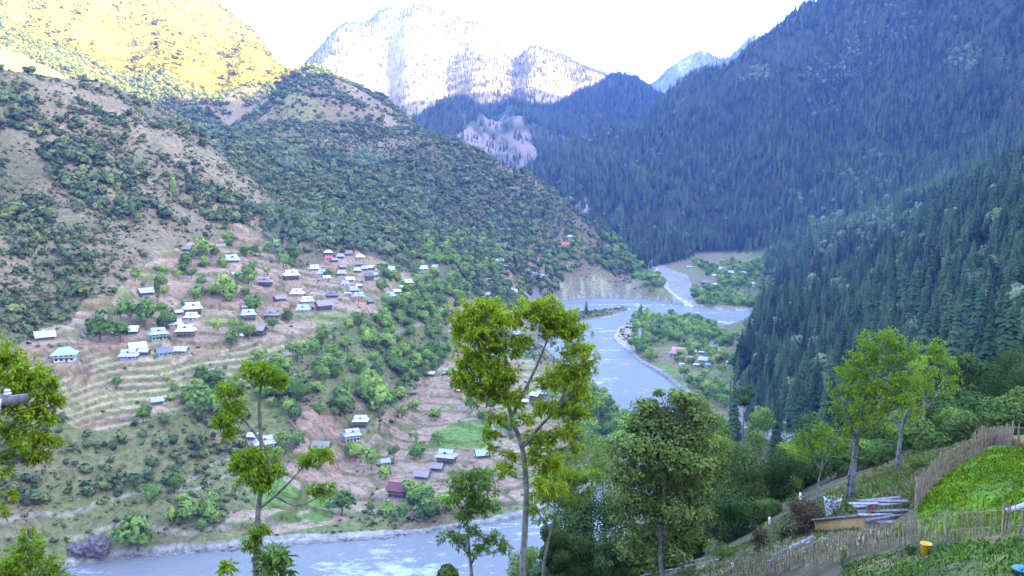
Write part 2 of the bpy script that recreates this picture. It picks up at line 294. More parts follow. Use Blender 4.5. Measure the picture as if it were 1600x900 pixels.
def interp_axis(v, fine, coarse_idx):
    return v
def surf_coarse(funcs):
    ti = np.unique(np.r_[np.arange(0, len(_th), 6), len(_th)-1]); ri = np.unique(np.r_[np.arange(0, len(_rr), 5), len(_rr)-1])
    cx, cy = GX[np.ix_(ti, ri)], GY[np.ix_(ti, ri)]
    out = []
    lr = np.log(_rr)
    for f in funcs:
        c = f(cx, cy)
        a = np.empty((len(ti), len(_rr)))
        for k in range(len(ti)): a[k] = np.interp(lr, lr[ri], c[k])
        j = np.clip(np.searchsorted(_th[ti], _th, side='right')-1, 0, len(ti)-2)
        w = ((_th-_th[ti][j])/(_th[ti][j+1]-_th[ti][j]))[:, None]
        out.append(a[j]*(1-w)+a[j+1]*w)
    return out
zb, zl, zr, zn, zm, zp = surf_coarse([TPS(q) for q in (BASE, HILL_L, HILL_R, HILL_N, HILL_M, HILL_P)])
far = sstep(700, 1400, RR)
# ribs and gullies running down the hills
def ribs(x, y, sc, seed):
    wx = x+40*fbm(x, y, 180, 3, seed+50); wy = y+40*fbm(x, y, 180, 3, seed+60)
    n = fbm(wx, wy, sc, 5, seed, 0.52)
    return (0.5-np.abs(n)*1.6)
zl = zl+ribs(GX, GY, 330, 3)*46*sstep(850, 1250, RR)+6
zr = zr+ribs(GX, GY, 420, 7)*80*sstep(1350, 1800, RR)-10
zn = zn+ribs(GX, GY, 420, 11)*55
zm = zm+ribs(GX, GY, 380, 15)*6
zp = zp+ribs(GX, GY, 500, 19)*80-10
zb = np.where(RR > 1900, zb-sstep(1900, 2600, RR)*60, zb)
def smax(a, b, k):
    h = np.clip(0.5+0.5*(a-b)/k, 0, 1); return b+(a-b)*h+k*h*(1-h)
REG = np.argmax(np.stack([zb, zl, zr, zn, zm, zp]), axis=0)
GZ = zb
for q, k in ((zl, 10), (zr, 14), (zn, 10), (zm, 10), (zp, 10)): GZ = smax(GZ, q, k)
GZ = GZ-0.0
l1 = ((RR > 430) & (REG == 0) & (TH < 0)).astype(float)
rough = sstep(14, 45, GZ)
GZ = GZ+fbm(GX, GY, 90, 4, 21)*9*sstep(450, 800, RR)*rough+ribs(GX, GY, 170, 31)*16*rough*l1*sstep(60, 130, GZ)
GZS = GZ.copy()
GZ = GZ+fbm(GX, GY, 12, 3, 25)*np.clip(RR/400, 0.12, 1.0)*0.9
# river bed and banks
rd = np.minimum(segdist(GX, GY, RIVER, True, 300), 300); rin = inpoly(GX, GY, RIVER) & ~inpoly(GX, GY, SPIT)
near_r = (rd < 260) & (RR < 1500)
bank = 1.3+np.minimum(rd, 14)*0.16+np.maximum(rd-14, 0)*0.035
GZ = np.where((RR < 1500) & ~rin, np.maximum(GZ, np.where(RR > 250, bank, -9)), GZ)
GZ = np.where((RR > 250) & (RR < 1500) & ~rin, np.minimum(GZ, 2.2+rd*0.85), GZ)
GZ = np.where(rin, -np.minimum(rd, 6)*0.6-0.3, GZ)
GZ = np.where(inpoly(GX, GY, SPIT), 0.9+0.3*vnoise(GX/6, GY/6, 5), GZ)
RD = np.where(rin, -rd, rd)

# height look-up on the polar sheet -------------------------------------------
def H(x, y, A=None):
    A = GZ if A is None else A
    x = np.asarray(x, float); y = np.asarray(y, float)
    t = np.arctan2(x, y); r = np.clip(np.hypot(x, y), _rr[0], _rr[-1]*0.999)
    i = np.clip(np.searchsorted(_th, t)-1, 0, len(_th)-2); j = np.clip(np.searchsorted(_rr, r)-1, 0, len(_rr)-2)
    a = (t-_th[i])/(_th[i+1]-_th[i]); b = (r-_rr[j])/(_rr[j+1]-_rr[j])
    return A[i, j]*(1-a)*(1-b)+A[i+1, j]*a*(1-b)+A[i, j+1]*(1-a)*b+A[i+1, j+1]*a*b
_rs = np.geomspace(20, 9000, 2600)
def hit(px, py, rmin=30, rmax=9000):
    x, y, z = pdir(px, py); k = _rs/math.hypot(x, y)
    X, Y, Z = x*k, y*k, CAMZ+z*k
    below = (Z < H(X, Y)) & (_rs > rmin)
    j = int(np.argmax(below)) if below.any() else len(_rs)-1
    lo, hi = k[max(j-1, 0)], k[j]
    for _ in range(14):
        m = (lo+hi)/2
        if CAMZ+z*m < float(H(x*m, y*m)): hi = m
        else: lo = m
    return (x*hi, y*hi, float(H(x*hi, y*hi)))
def plan(poly, **kw): return [hit(*q, **kw)[:2] for q in poly]
print('10_terrain', time.time()-T0)
# ------------------------------------------------------------------ fields, terraces and ground colours
FIELDS_UP = [plan([(20,548),(60,520),(130,508),(200,440),(240,405),(330,385),(420,395),(470,420),(560,395),(640,425),(660,455),(600,490),(520,505),(480,545),(420,585),(340,640),(230,655),(110,662),(60,650),(20,600)]),
             plan([(250,400),(300,380),(370,350),(430,385),(400,410),(300,420)]),
             plan([(110,505),(130,470),(230,455),(230,480),(150,512)])]
FIELDS_LOW = [plan([(420,800),(440,745),(470,690),(450,655),(530,640),(570,700),(640,650),(640,610),(700,560),(760,520),(830,560),(890,640),(890,750),(790,795),(640,805),(570,800),(540,815),(420,835),(340,830),(370,800)]),
              plan([(770,450),(800,446),(840,470),(880,520),(860,540),(800,520),(700,520),(700,490),(760,480)]),
              plan([(700,425),(760,415),(850,430),(850,450),(770,452),(700,450)])]
mU = np.zeros(GX.shape, bool); mL = np.zeros(GX.shape, bool)
for p in FIELDS_UP: mU |= inpoly(GX, GY, p)
for p in FIELDS_LOW: mL |= inpoly(GX, GY, p)
mU &= (RR > 300) & (RR < 1300); mL &= (RR > 300) & (RR < 1600)
FINE = inpoly(GX, GY, plan([(20,560),(140,545),(240,535),(330,560),(420,530),(500,520),(480,560),(400,620),(230,660),(100,665),(20,640)]))
TSTEP = 2.7
zt = GZS+2.2*fbm(GX, GY, 110, 2, 77)
k = zt/TSTEP; fl = np.floor(k); fr = k-fl
tread = 0.60+0.25*fbm(GX, GY, 60, 2, 78)
q = fl*TSTEP+TSTEP*(np.where(fr < tread, fr*0.16/tread, 0.16+0.84*sstep(0, 1, (fr-tread)/(1-tread))))
SZ = GZ.copy()
fine = FINE & mU
GZ = np.where(fine, GZS+(q-zt)*.9+0.10*(GZ-GZS), GZ)
# larger walled plots elsewhere: irregular cells, each levelled towards its own height
def voro(x, y, sx, sy, seed, warp=7.0):
    x = (x+warp*fbm(x, y, 45, 2, seed+1))/sx; y = (y+warp*fbm(x*sx, y, 45, 2, seed+2))/sy
    fx, fy = np.floor(x), np.floor(y); d1 = np.full(x.shape, 9.); d2 = d1.copy(); cx = np.zeros_like(x); cy = np.zeros_like(x)
    for i in (-1, 0, 1):
        for j in (-1, 0, 1):
            gx, gy = fx+i, fy+j; qx = gx+.15+.7*_h(gx, gy, seed); qy = gy+.15+.7*_h(gx, gy, seed+9); d = np.hypot((x-qx), (y-qy)); m = d < d1
            d2 = np.where(m, d1, np.minimum(d2, d)); d1 = np.where(m, d, d1); cx = np.where(m, qx, cx); cy = np.where(m, qy, cy)
    return d2-d1, cx*sx, cy*sy
plt_ = (mU | mL) & ~fine
vb = np.ones(GX.shape); vx_ = GX.copy(); vy_ = GY.copy(); hc = GZS.copy()
vb[plt_], vx_[plt_], vy_[plt_] = voro(GX[plt_], GY[plt_], 34., 15., 61); hc[plt_] = H(vx_[plt_], vy_[plt_], GZS); edge = 1-sstep(.05, .16, vb)
GZ = np.where(plt_, GZS+np.clip((hc-GZS)*.62, -2.2, 2.2)*sstep(0.0, .12, vb)+.08*(GZ-GZS), GZ)
RISER = np.where(fine, sstep(-.06, .04, fr-tread)*sstep(-.02, .08, 1-fr), plt_*edge)
# plot id along the contour
ang = np.arctan2(GX+250, GY+300)
cell = np.floor(ang*5.0+_h(fl, fl*0+3, 5)*3)
pid = np.where(fine, _h(fl, cell, 11), _h(np.floor(vx_*7), np.floor(vy_*7), 13))

PAL = dict(soil=(.30,.185,.125), soil2=(.36,.24,.165), stub=(.37,.285,.165), pale=(.42,.35,.24), gtan=(.26,.25,.095), green=(.13,.215,.045), bank=(.12,.135,.045),
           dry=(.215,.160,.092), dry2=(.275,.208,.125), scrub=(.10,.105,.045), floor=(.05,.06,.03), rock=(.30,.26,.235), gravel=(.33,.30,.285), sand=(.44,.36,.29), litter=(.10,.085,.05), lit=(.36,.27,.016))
PAL = {a: np.array(b) for a, b in PAL.items()}
def lay(C, mask, col):
    m = np.asarray(mask, float)[..., None]; return C*(1-m)+np.asarray(col)*m
n1 = fbm(GX, GY, 120, 4, 41); n2 = fbm(GX, GY, 35, 4, 43); n3 = fbm(GX, GY, 9, 3, 47)
C = np.zeros(GX.shape+(3,))+PAL['dry']
C = lay(C, sstep(-0.2, 0.5, n2+0.4*n3), PAL['dry2'])
C = lay(C, 0.75*sstep(0.0, 0.35, n1+0.5*n2), PAL['scrub'])
low = 1-sstep(40, 95, SZ)
C = lay(C, (RR > 250)*low*0.80*sstep(-0.5, 0.1, n2+n1), PAL['gtan']*0.45+PAL['bank']*0.55)
C = lay(C, (REG == 1)*0.7*sstep(-0.35, 0.25, n1+0.6*n2), PAL['scrub'])
C = lay(C, (REG == 1)*sstep(0.25, 0.5, fbm(GX, GY, 160, 3, 51)), PAL['gtan']*0.75)
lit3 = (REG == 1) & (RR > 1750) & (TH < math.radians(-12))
C = lay(C, lit3*(0.8+0.2*sstep(-.3, .3, n2)), PAL['lit'])  # golden sunlight put into the ground colour of the upper slope
hi_l1 = (REG == 0)*(TH < math.radians(-12))*(RR > 800)*sstep(245, 300, SZ); C = lay(C, hi_l1*.8, PAL['lit']*.8)  # sunlit top of the near left hill painted by height
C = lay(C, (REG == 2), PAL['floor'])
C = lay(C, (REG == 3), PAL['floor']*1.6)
C = lay(C, (REG == 4)*(0.6+0.4*n2), PAL['lit']*np.array([1.0,1.05,3.0])); C = lay(C, (REG == 5), PAL['floor']*3)  # same sunlit tone, paler, painted on the far mountain
slope_fc = (RR < 330) & (TH < math.radians(20))
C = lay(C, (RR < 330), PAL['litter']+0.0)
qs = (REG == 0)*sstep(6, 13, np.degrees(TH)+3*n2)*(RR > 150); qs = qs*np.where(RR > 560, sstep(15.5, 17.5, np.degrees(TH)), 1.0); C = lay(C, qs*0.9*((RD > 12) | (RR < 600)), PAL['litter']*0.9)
C = lay(C, (TH < 0)*(RR > 330)*(1-sstep(55, 75, SZ))*0.62*sstep(-.6, 0, n2), PAL['bank']*1.15)
# fields
fm = mU | mL
tcol = np.where((pid < np.where(fine, .25, .52))[..., None], PAL['soil2'], np.where((pid < np.where(fine, .3, .74))[..., None], PAL['soil'], np.where((pid < np.where(fine, .75, .88))[..., None], PAL['stub'], PAL['gtan']*.9)))
tcol = tcol*(1+0.14*n3)[..., None]
C = lay(C, fm*0.92, tcol)
def plots(polys, col, rm=300, amt=0.95):
    for p in polys:
        m = inpoly(GX, GY, plan(p, rmin=rm)) & (RR > rm); C[m] = lay(C[m], np.full(m.sum(), amt), col*(1+0.10*n3[m])[..., None])
plots([[(55,548),(205,520),(218,545),(130,553),(60,562)], [(25,568),(140,553),(145,580),(135,604),(60,606),(30,596)], [(358,474),(385,450),(440,420),(470,428),(490,450),(470,470),(420,492),(365,486)],
       [(240,462),(330,424),(342,432),(335,450),(285,474)], [(478,425),(540,418),(545,436),(500,440)], [(235,412),(300,393),(312,402),(270,428)], [(352,378),(400,372),(405,392),(360,398)],
       [(150,652),(240,632),(245,640),(160,668),(100,668)], [(570,400),(600,408),(585,420)]], PAL['soil'])
plots([[(440,742),(500,700),(560,690),(620,692),(640,705),(600,742),(510,768)], [(590,655),(640,622),(700,598),(716,620),(650,655),(585,668)], [(640,770),(690,735),(800,690),(812,757),(740,790),(660,800)],
       [(460,655),(515,648),(535,678),(470,682)], [(650,592),(712,586),(708,612),(645,622)], [(560,782),(640,760),(660,790),(580,805)], [(360,800),(430,785),(440,800),(350,815)], [(725,620),(775,605),(780,640),(700,655)],
       [(700,470),(755,462),(765,480),(705,490)], [(530,620),(560,612),(575,640),(540,645)]], PAL['soil2']*np.array([.92,.88,.9]))
plots([[(395,775),(430,748),(470,768),(520,770),(525,792),(400,800)], [(668,700),(700,664),(775,655),(782,680),(752,700),(690,702)], [(768,455),(798,450),(812,470),(780,482)], [(430,800),(520,795),(520,812),(420,820)], [(770,545),(840,550),(830,560),(780,560)], [(1022,566),(1050,574),(1062,586),(1045,588)], [(1085,548),(1118,560),(1100,566),(1080,556)]], PAL['green'])
C = lay(C, RISER*(0.5+0.35*n2+.15), PAL['bank']*0.9)
# gravel shores, sand, creek bed, scarp, scree
gm = (RD > 0) & (RD < 4+4*n2) & (RR > 250) & (RR < 1500)
C = lay(C, gm*0.9*(1-sstep(2.5, 4.5, GZ)), PAL['gravel']*(1+0.25*n3)[..., None])
C = lay(C, (RD < 0), PAL['gravel']*0.6)
for p, c in (([(957,528),(965,512),(990,500),(1030,500),(1010,530),(990,548),(970,545)], 'sand'), ([(985,405),(1020,404),(1075,430),(1090,470),(1085,485),(1055,480),(1040,450),(1015,425)], 'gravel'),
             ([(1040,425),(1075,432),(1070,455),(1045,450)], 'rock'), ([(1100,515),(1190,518),(1200,530),(1110,540),(1090,530)], 'gravel'), ([(1120,600),(1180,640),(1270,680),(1240,690),(1150,650),(1110,620)], 'rock')):
    m = inpoly(GX, GY, plan(p)) & (RD > 0); C = lay(C, m*0.85, PAL[c]*(1+0.2*n3)[..., None])
m = inpoly(GX, GY, plan([(872,434),(1000,434),(1005,446),(1000,461),(880,461)])) & (RD > 2); C = lay(C, m*0.8, (PAL['sand']*0.35+PAL['gtan']*0.5)*(1+0.5*vnoise(GX/7+n2*3, GY/60, 9))[..., None])
m = inpoly(GX, GY, plan([(896,328),(912,312),(922,316),(916,330),(904,338)])); C = lay(C, m, PAL['sand']*1.1)
m = inpoly(GX, GY, plan([(690,238),(740,190),(790,172),(830,215),(850,250),(830,262),(745,256)], rmin=1800)) & (REG == 3); C = lay(C, m*sstep(-.25, .15, n2+n1*.4), PAL['rock']*np.array([.85,.75,.68]))
# footpaths worn into the slope
PATHS = [([(0,814),(60,803),(130,796),(190,776),(260,765),(300,766),(330,752),(362,742)], 0.7), ([(290,752),(330,728),(365,716)], 0.5), ([(560,540),(600,534),(640,512),(690,500)], 0.8), ([(668,622),(676,600),(690,585),(704,580)], 0.7),
         ([(110,840),(200,812),(300,835),(420,815),(520,815)], 0.6), ([(780,700),(770,680),(772,665),(760,655)], 0.6), ([(870,466),(920,461),(990,462),(1040,468)], 2.2), ([(150,668),(230,652),(270,636)], 0.5), ([(1130,600),(1180,630),(1260,660)], 2.0)]
for p, wd in PATHS:
    d = segdist(GX, GY, plan(p), False, 12); C = lay(C, (1-sstep(wd, wd*1.9, d))*(RR > 280)*0.7, PAL['sand']*0.75)

# level pads cut into the slope for the houses
PADS = {}
for q in [v for v in HT]+VT:
    px_, py_, wp_, st_ = q[0], q[1], q[2], q[7]
    p = hit(px_, py_+wp_*(.13+.10*st_), rmin=300); PADS[(px_, py_)] = p
    Rp = wp_*math.hypot(p[0], p[1])/FPX*.55
    w_ = (np.abs(GX-p[0]) < Rp*1.6+4) & (np.abs(GY-p[1]) < Rp*1.6+4); d = np.hypot(GX[w_]-p[0], GY[w_]-p[1])
    GZ[w_] += (p[2]-GZ[w_])*(1-sstep(Rp*.9, Rp*1.5+1.0, d)); C[w_] = lay(C[w_], .75*(1-sstep(Rp*.9, Rp*1.6, d+n3[w_]*1.5)), PAL['soil2'])
# garden ground
for p, c, a in (([(1430,800),(1448,772),(1470,748),(1500,728),(1552,698),(1640,700),(1680,832),(1595,836),(1510,840),(1438,848)], (.11,.19,.02), .9), ([(1655,842),(1510,846),(1440,856),(1320,884),(1290,930),(1680,935)], (.12,.13,.05), .8),
                ([(1080,920),(1090,880),(1180,850),(1250,838),(1350,826),(1430,845),(1300,872),(1200,895)], (.34,.27,.16), .85), ([(1300,795),(1400,738),(1460,702),(1520,645),(1640,640),(1600,690),(1552,694),(1428,797)], (.24,.21,.11), .85)):
    C = lay(C, inpoly(GX, GY, plan(p, rmin=25))*(RR < 200)*a, np.array(c)*(1+.35*vnoise(GX/.9, GY/.9, 3)+.25*vnoise(GX/.3, GY/.3, 4))[..., None])
for p in ([(1395,870),(1440,862),(1450,872),(1410,885)], [(1500,842),(1560,836),(1590,845),(1520,852)], [(1340,880),(1390,872),(1400,884),(1340,895)], [(1340,790),(1425,760),(1430,790),(1360,805)], [(1130,905),(1160,878),(1200,880),(1180,900)]):
    C = lay(C, inpoly(GX, GY, plan(p, rmin=25))*(RR < 200)*.75, np.array((.33,.20,.12)))
print('12_fields', time.time()-T0)
# ------------------------------------------------------------------ helpers
def newmat(name):
    m = bpy.data.materials.new(name); m.use_nodes = True
    return m, m.node_tree, m.node_tree.nodes['Principled BSDF']
def mesh_np(name, V, F, smooth=False):
    me = bpy.data.meshes.new(name); V = np.asarray(V, np.float32); F = np.asarray(F, np.int32); k = F.shape[1]
    me.vertices.add(len(V)); me.vertices.foreach_set('co', V.ravel())
    me.loops.add(F.size); me.loops.foreach_set('vertex_index', F.ravel())
    me.polygons.add(len(F)); me.polygons.foreach_set('loop_start', np.arange(0, F.size, k, dtype=np.int32))
    me.polygons.foreach_set('loop_total', np.full(len(F), k, np.int32))
    if smooth: me.polygons.foreach_set('use_smooth', np.ones(len(F), bool))
    me.update(calc_edges=True); return me
def link(name, me, mat=None, parent=None, **props):
    o = bpy.data.objects.new(name, me); COL.objects.link(o)
    if mat and me is not None and not me.materials: me.materials.append(mat)
    if parent: o.parent = parent
    for k, v in props.items(): o[k] = v
    return o
print('20_ground', time.time()-T0)
# ------------------------------------------------------------------ terrain sheet
nT, nRr = GX.shape
idx = np.arange(nT*nRr).reshape(nT, nRr)
F = np.stack([idx[:-1, :-1], idx[1:, :-1], idx[1:, 1:], idx[:-1, 1:]], -1).reshape(-1, 4)
me = mesh_np('terrain', np.stack([GX, GY, GZ], -1).reshape(-1, 3), F[:, ::-1], True)
ca = me.color_attributes.new('albedo', 'FLOAT_COLOR', 'POINT')
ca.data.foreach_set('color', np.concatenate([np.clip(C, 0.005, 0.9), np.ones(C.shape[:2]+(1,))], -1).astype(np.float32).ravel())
m, t, b = newmat('earth'); N = t.nodes; L = t.links
at = N.new('ShaderNodeAttribute'); at.attribute_name = 'albedo'
tc = N.new('ShaderNodeTexCoord')
def tex_noise(t, co, scale, detail=6, rough=.6):
    n = t.nodes.new('ShaderNodeTexNoise'); n.inputs['Scale'].default_value = scale; n.inputs['Detail'].default_value = detail; n.inputs['Roughness'].default_value = rough
    if co is not None: t.links.new(co, n.inputs['Vector'])
    return n
def ramp(t, src, stops):
    r = t.nodes.new('ShaderNodeValToRGB'); e = r.color_ramp.elements
    while len(e) > 1: e.remove(e[-1])
    e[0].position, e[0].color = stops[0][0], tuple(stops[0][1])+(1,)
    for p, c in stops[1:]:
        q = e.new(p); q.color = tuple(c)+(1,)
    t.links.new(src, r.inputs[0]); return r
def mixc(t, mode, fac, a, b):
    x = t.nodes.new('ShaderNodeMix'); x.data_type = 'RGBA'; x.blend_type = mode
    for s, v in ((x.inputs[0], fac), (x.inputs[6], a), (x.inputs[7], b)):
        if isinstance(v, (int, float)): s.default_value = v
        elif isinstance(v, tuple): s.default_value = v+(1,) if len(v) == 3 else v
        else: t.links.new(v, s)
    return x.outputs[2]
na = tex_noise(t, tc.outputs['Object'], 0.35, 9, .68); nb = tex_noise(t, tc.outputs['Object'], 2.2, 6, .65)
ra = ramp(t, na.outputs[0], [(.30, (.42,.48,.42)), (.5, (1,1,1)), (.70, (1.6,1.5,1.4))])
rb = ramp(t, nb.outputs[0], [(.3, (.6,.63,.58)), (.5, (1,1,1)), (.7, (1.35,1.3,1.22))])
c1 = mixc(t, 'MULTIPLY', 1.0, at.outputs['Color'], ra.outputs[0]); c2 = mixc(t, 'MULTIPLY', 1.0, c1, rb.outputs[0])
L.new(c2, b.inputs['Base Color']); b.inputs['Roughness'].default_value = 1; b.inputs['Specular IOR Level'].default_value = 0.1
bp = N.new('ShaderNodeBump'); bp.inputs['Strength'].default_value = 0.8; bp.inputs['Distance'].default_value = 0.6; L.new(na.outputs[0], bp.inputs['Height']); L.new(bp.outputs[0], b.inputs['Normal'])
link('terrain', me, m, kind='structure')

# ------------------------------------------------------------------ water
wm, t, b = newmat('river_water'); N = t.nodes; L = t.links
tc = N.new('ShaderNodeTexCoord')
mp = N.new('ShaderNodeMapping'); L.new(tc.outputs['Object'], mp.inputs[0]); mp.inputs['Scale'].default_value = (.6, 1.15, 1)
wv = tex_noise(t, mp.outputs[0], 0.42, 7, .7); fo = tex_noise(t, mp.outputs[0], 0.16, 8, .74); pt = tex_noise(t, mp.outputs[0], 0.018, 3, .5)
mth = N.new('ShaderNodeMath'); mth.operation = 'MULTIPLY_ADD'; L.new(pt.outputs[0], mth.inputs[0]); mth.inputs[1].default_value = 1.1; L.new(fo.outputs[0], mth.inputs[2])
mr = N.new('ShaderNodeMapRange'); L.new(mth.outputs[0], mr.inputs[0]); mr.inputs[1].default_value = 1.17; mr.inputs[2].default_value = 1.36
rf = ramp(t, mr.outputs[0], [(0, (0,0,0)), (1, (1,1,1))])
wc = mixc(t, 'MIX', rf.outputs[0], (.27,.265,.265), (.66,.67,.68))
L.new(wc, b.inputs['Base Color'])
rr_ = ramp(t, rf.outputs[0], [(0, (.22,.22,.22)), (1, (.8,.8,.8))]); L.new(rr_.outputs[0], b.inputs['Roughness'])
bp = N.new('ShaderNodeBump'); bp.inputs['Strength'].default_value = 1.0; bp.inputs['Distance'].default_value = 1.6; L.new(wv.outputs[0], bp.inputs['Height']); L.new(bp.outputs[0], b.inputs['Normal'])
b.inputs['IOR'].default_value = 1.33
# river sheet: a grid over the channel with low standing waves, trimmed to the banks
g = 2.0
xs = np.arange(-760, 420, g); ys = np.arange(-10, 1260, g)
WX, WY = np.meshgrid(xs, ys, indexing='ij')
keep = inpoly(WX, WY, RIVER) | (segdist(WX, WY, RIVER, True) < 5.0)
keep &= (np.hypot(WX, WY) > 230) | (WX < -100)
WZ = 0.22*fbm(WX, WY, 9, 3, 91)+0.10*fbm(WX, WY, 3.5, 2, 93)
vid = -np.ones(WX.shape, int); vid[keep] = np.arange(keep.sum())
qd = np.stack([vid[:-1, :-1], vid[1:, :-1], vid[1:, 1:], vid[:-1, 1:]], -1).reshape(-1, 4); qd = qd[(qd >= 0).all(1)]
link('river', mesh_np('river', np.stack([WX, WY, WZ], -1)[keep], qd, True), wm, kind='structure')
# creek tumbling down its gravel fan
def ribbon(name, line, width, mat, lift, n=60, **props):
    P = np.array([hit(*q) for q in line]); s = np.r_[0, np.cumsum(np.hypot(*(P[1:, :2]-P[:-1, :2]).T))]
    u = np.linspace(0, s[-1], n); x = np.interp(u, s, P[:, 0]); y = np.interp(u, s, P[:, 1])
    x = x+fbm(u, u*0, 25, 2, 3)*width*0.6; y = y+fbm(u, u*0+9, 25, 2, 4)*width*0.6
    dx, dy = np.gradient(x), np.gradient(y); l = np.hypot(dx, dy)+1e-6; nx, ny = -dy/l, dx/l
    V = []
    for k in (-1, -.33, .33, 1):
        wv = width*0.5*(1+0.35*fbm(u, u*0+k, 18, 2, 8)); X = x+nx*k*wv; Y = y+ny*k*wv
        V.append(np.stack([X, Y, H(X, Y)+lift], -1))
    V = np.stack(V, 1); i = np.arange(n*4).reshape(n, 4)
    return link(name, mesh_np(name, V.reshape(-1, 3), np.stack([i[:-1, :-1], i[1:, :-1], i[1:, 1:], i[:-1, 1:]], -1).reshape(-1, 4)[:, ::-1], True), mat, **props)
cm, t, b = newmat('creek_foam'); n_ = tex_noise(t, t.nodes.new('ShaderNodeTexCoord').outputs['Object'], .25, 6, .7)
L_ = ramp(t, n_.outputs[0], [(.38, (.24,.24,.25)), (.62, (.66,.67,.68))]); t.links.new(L_.outputs[0], b.inputs['Base Color']); b.inputs['Roughness'].default_value = .45
ribbon('creek', [(1005,410),(1025,420),(1036,436),(1044,452),(1060,465),(1072,474),(1082,481)], 5.5, cm, 0.7, kind='structure')
print('21_ground', time.time()-T0)
# ------------------------------------------------------------------ plant materials and meshes
def leafmat(name, dark, light, rnd=0.35, transl=0.25, tint2=None):
    m = bpy.data.materials.new(name); m.use_nodes = True; t = m.node_tree; t.nodes.clear()
    o = t.nodes.new('ShaderNodeOutputMaterial'); a = t.nodes.new('ShaderNodeAttribute'); a.attribute_name = 'tint'
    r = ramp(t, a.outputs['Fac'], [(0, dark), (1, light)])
    oi = t.nodes.new('ShaderNodeObjectInfo')
    lo, hi = 1-rnd, 1+rnd
    rv = ramp(t, oi.outputs['Random'], [(0, (lo*.9, lo, lo)), (.5, (1, 1, 1)), (1, (hi*1.12, hi, hi*.85))] if tint2 is None else [(0, (lo, lo, lo)), (.7, (1, 1, 1)), (1, tint2)])
    c = mixc(t, 'MULTIPLY', 1.0, r.outputs[0], rv.outputs[0])
    d = t.nodes.new('ShaderNodeBsdfDiffuse'); tr = t.nodes.new('ShaderNodeBsdfTranslucent'); mx = t.nodes.new('ShaderNodeMixShader')
    mx.inputs[0].default_value = transl; t.links.new(c, d.inputs[0]); t.links.new(c, tr.inputs[0])
    t.links.new(d.outputs[0], mx.inputs[1]); t.links.new(tr.outputs[0], mx.inputs[2]); t.links.new(mx.outputs[0], o.inputs[0])
    return m
def barkmat(name, a, b, scale=9.0, stretch=.35):
    m, t, bs = newmat(name); tc = t.nodes.new('ShaderNodeTexCoord'); mp = t.nodes.new('ShaderNodeMapping'); mp.inputs['Scale'].default_value = (1, 1, stretch)
    t.links.new(tc.outputs['Object'], mp.inputs[0]); n = tex_noise(t, mp.outputs[0], scale, 8, .7)
    r = ramp(t, n.outputs[0], [(.36, a), (.62, b)]); t.links.new(r.outputs[0], bs.inputs['Base Color']); bs.inputs['Roughness'].default_value = .95
    bp = t.nodes.new('ShaderNodeBump'); bp.inputs['Strength'].default_value = .7; bp.inputs['Distance'].default_value = .03; t.links.new(n.outputs[0], bp.inputs['Height']); t.links.new(bp.outputs[0], bs.inputs['Normal'])
    return m
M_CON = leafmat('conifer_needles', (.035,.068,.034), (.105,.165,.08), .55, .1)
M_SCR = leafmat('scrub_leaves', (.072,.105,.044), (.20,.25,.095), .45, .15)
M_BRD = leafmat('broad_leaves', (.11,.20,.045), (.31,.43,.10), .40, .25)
M_PAL = leafmat('willow_leaves', (.13,.19,.09), (.27,.33,.17), .25, .25)
M_LIT = leafmat('hill_grass_trees', (.07,.08,.03), (.16,.16,.05), .35, .15)
M_BARK = barkmat('bark', (.075,.055,.042), (.19,.155,.125))

class Geo:                                   # vertex / face collector with a per-vertex tint and normal
    def __init__(s): s.v = []; s.n = []; s.t = []; s.f = []; s.c = 0; s.mi = []
    def add(s, v, f, tint=0.5, nrm=None, mi=0):
        v = np.asarray(v, float).reshape(-1, 3); f = np.asarray(f, int)
        s.v.append(v); s.f.append(f+s.c); s.c += len(v)
        s.t.append(np.broadcast_to(np.asarray(tint, float), (len(v),)))
        s.n.append(np.zeros_like(v) if nrm is None else np.asarray(nrm, float).reshape(-1, 3)); s.mi.append(np.full(len(f), mi))
    def mesh(s, name, normals=True, smooth=True):
        V = np.concatenate(s.v); Fq = np.concatenate(s.f)
        me = mesh_np(name, V, Fq, smooth)
        a = me.attributes.new('tint', 'FLOAT', 'POINT'); a.data.foreach_set('value', np.concatenate(s.t).astype(np.float32))
        mi = np.concatenate(s.mi)
        if mi.any(): me.polygons.foreach_set('material_index', mi.astype(np.int32))
        if normals:
            Nn = np.concatenate(s.n); l = np.linalg.norm(Nn, axis=1)
            vn = np.zeros((len(V), 3), np.float32); me.vertices.foreach_get('co', vn.ravel())
            buf = np.zeros(len(V)*3, np.float32); me.vertex_normals.foreach_get('vector', buf); vn = buf.reshape(-1, 3)
            Nn = np.where((l > 1e-6)[:, None], Nn/np.maximum(l, 1e-6)[:, None], vn)
            me.normals_split_custom_set_from_vertices(Nn.tolist())
        return me
def unit(v): return v/np.maximum(np.linalg.norm(v, axis=-1, keepdims=True), 1e-9)
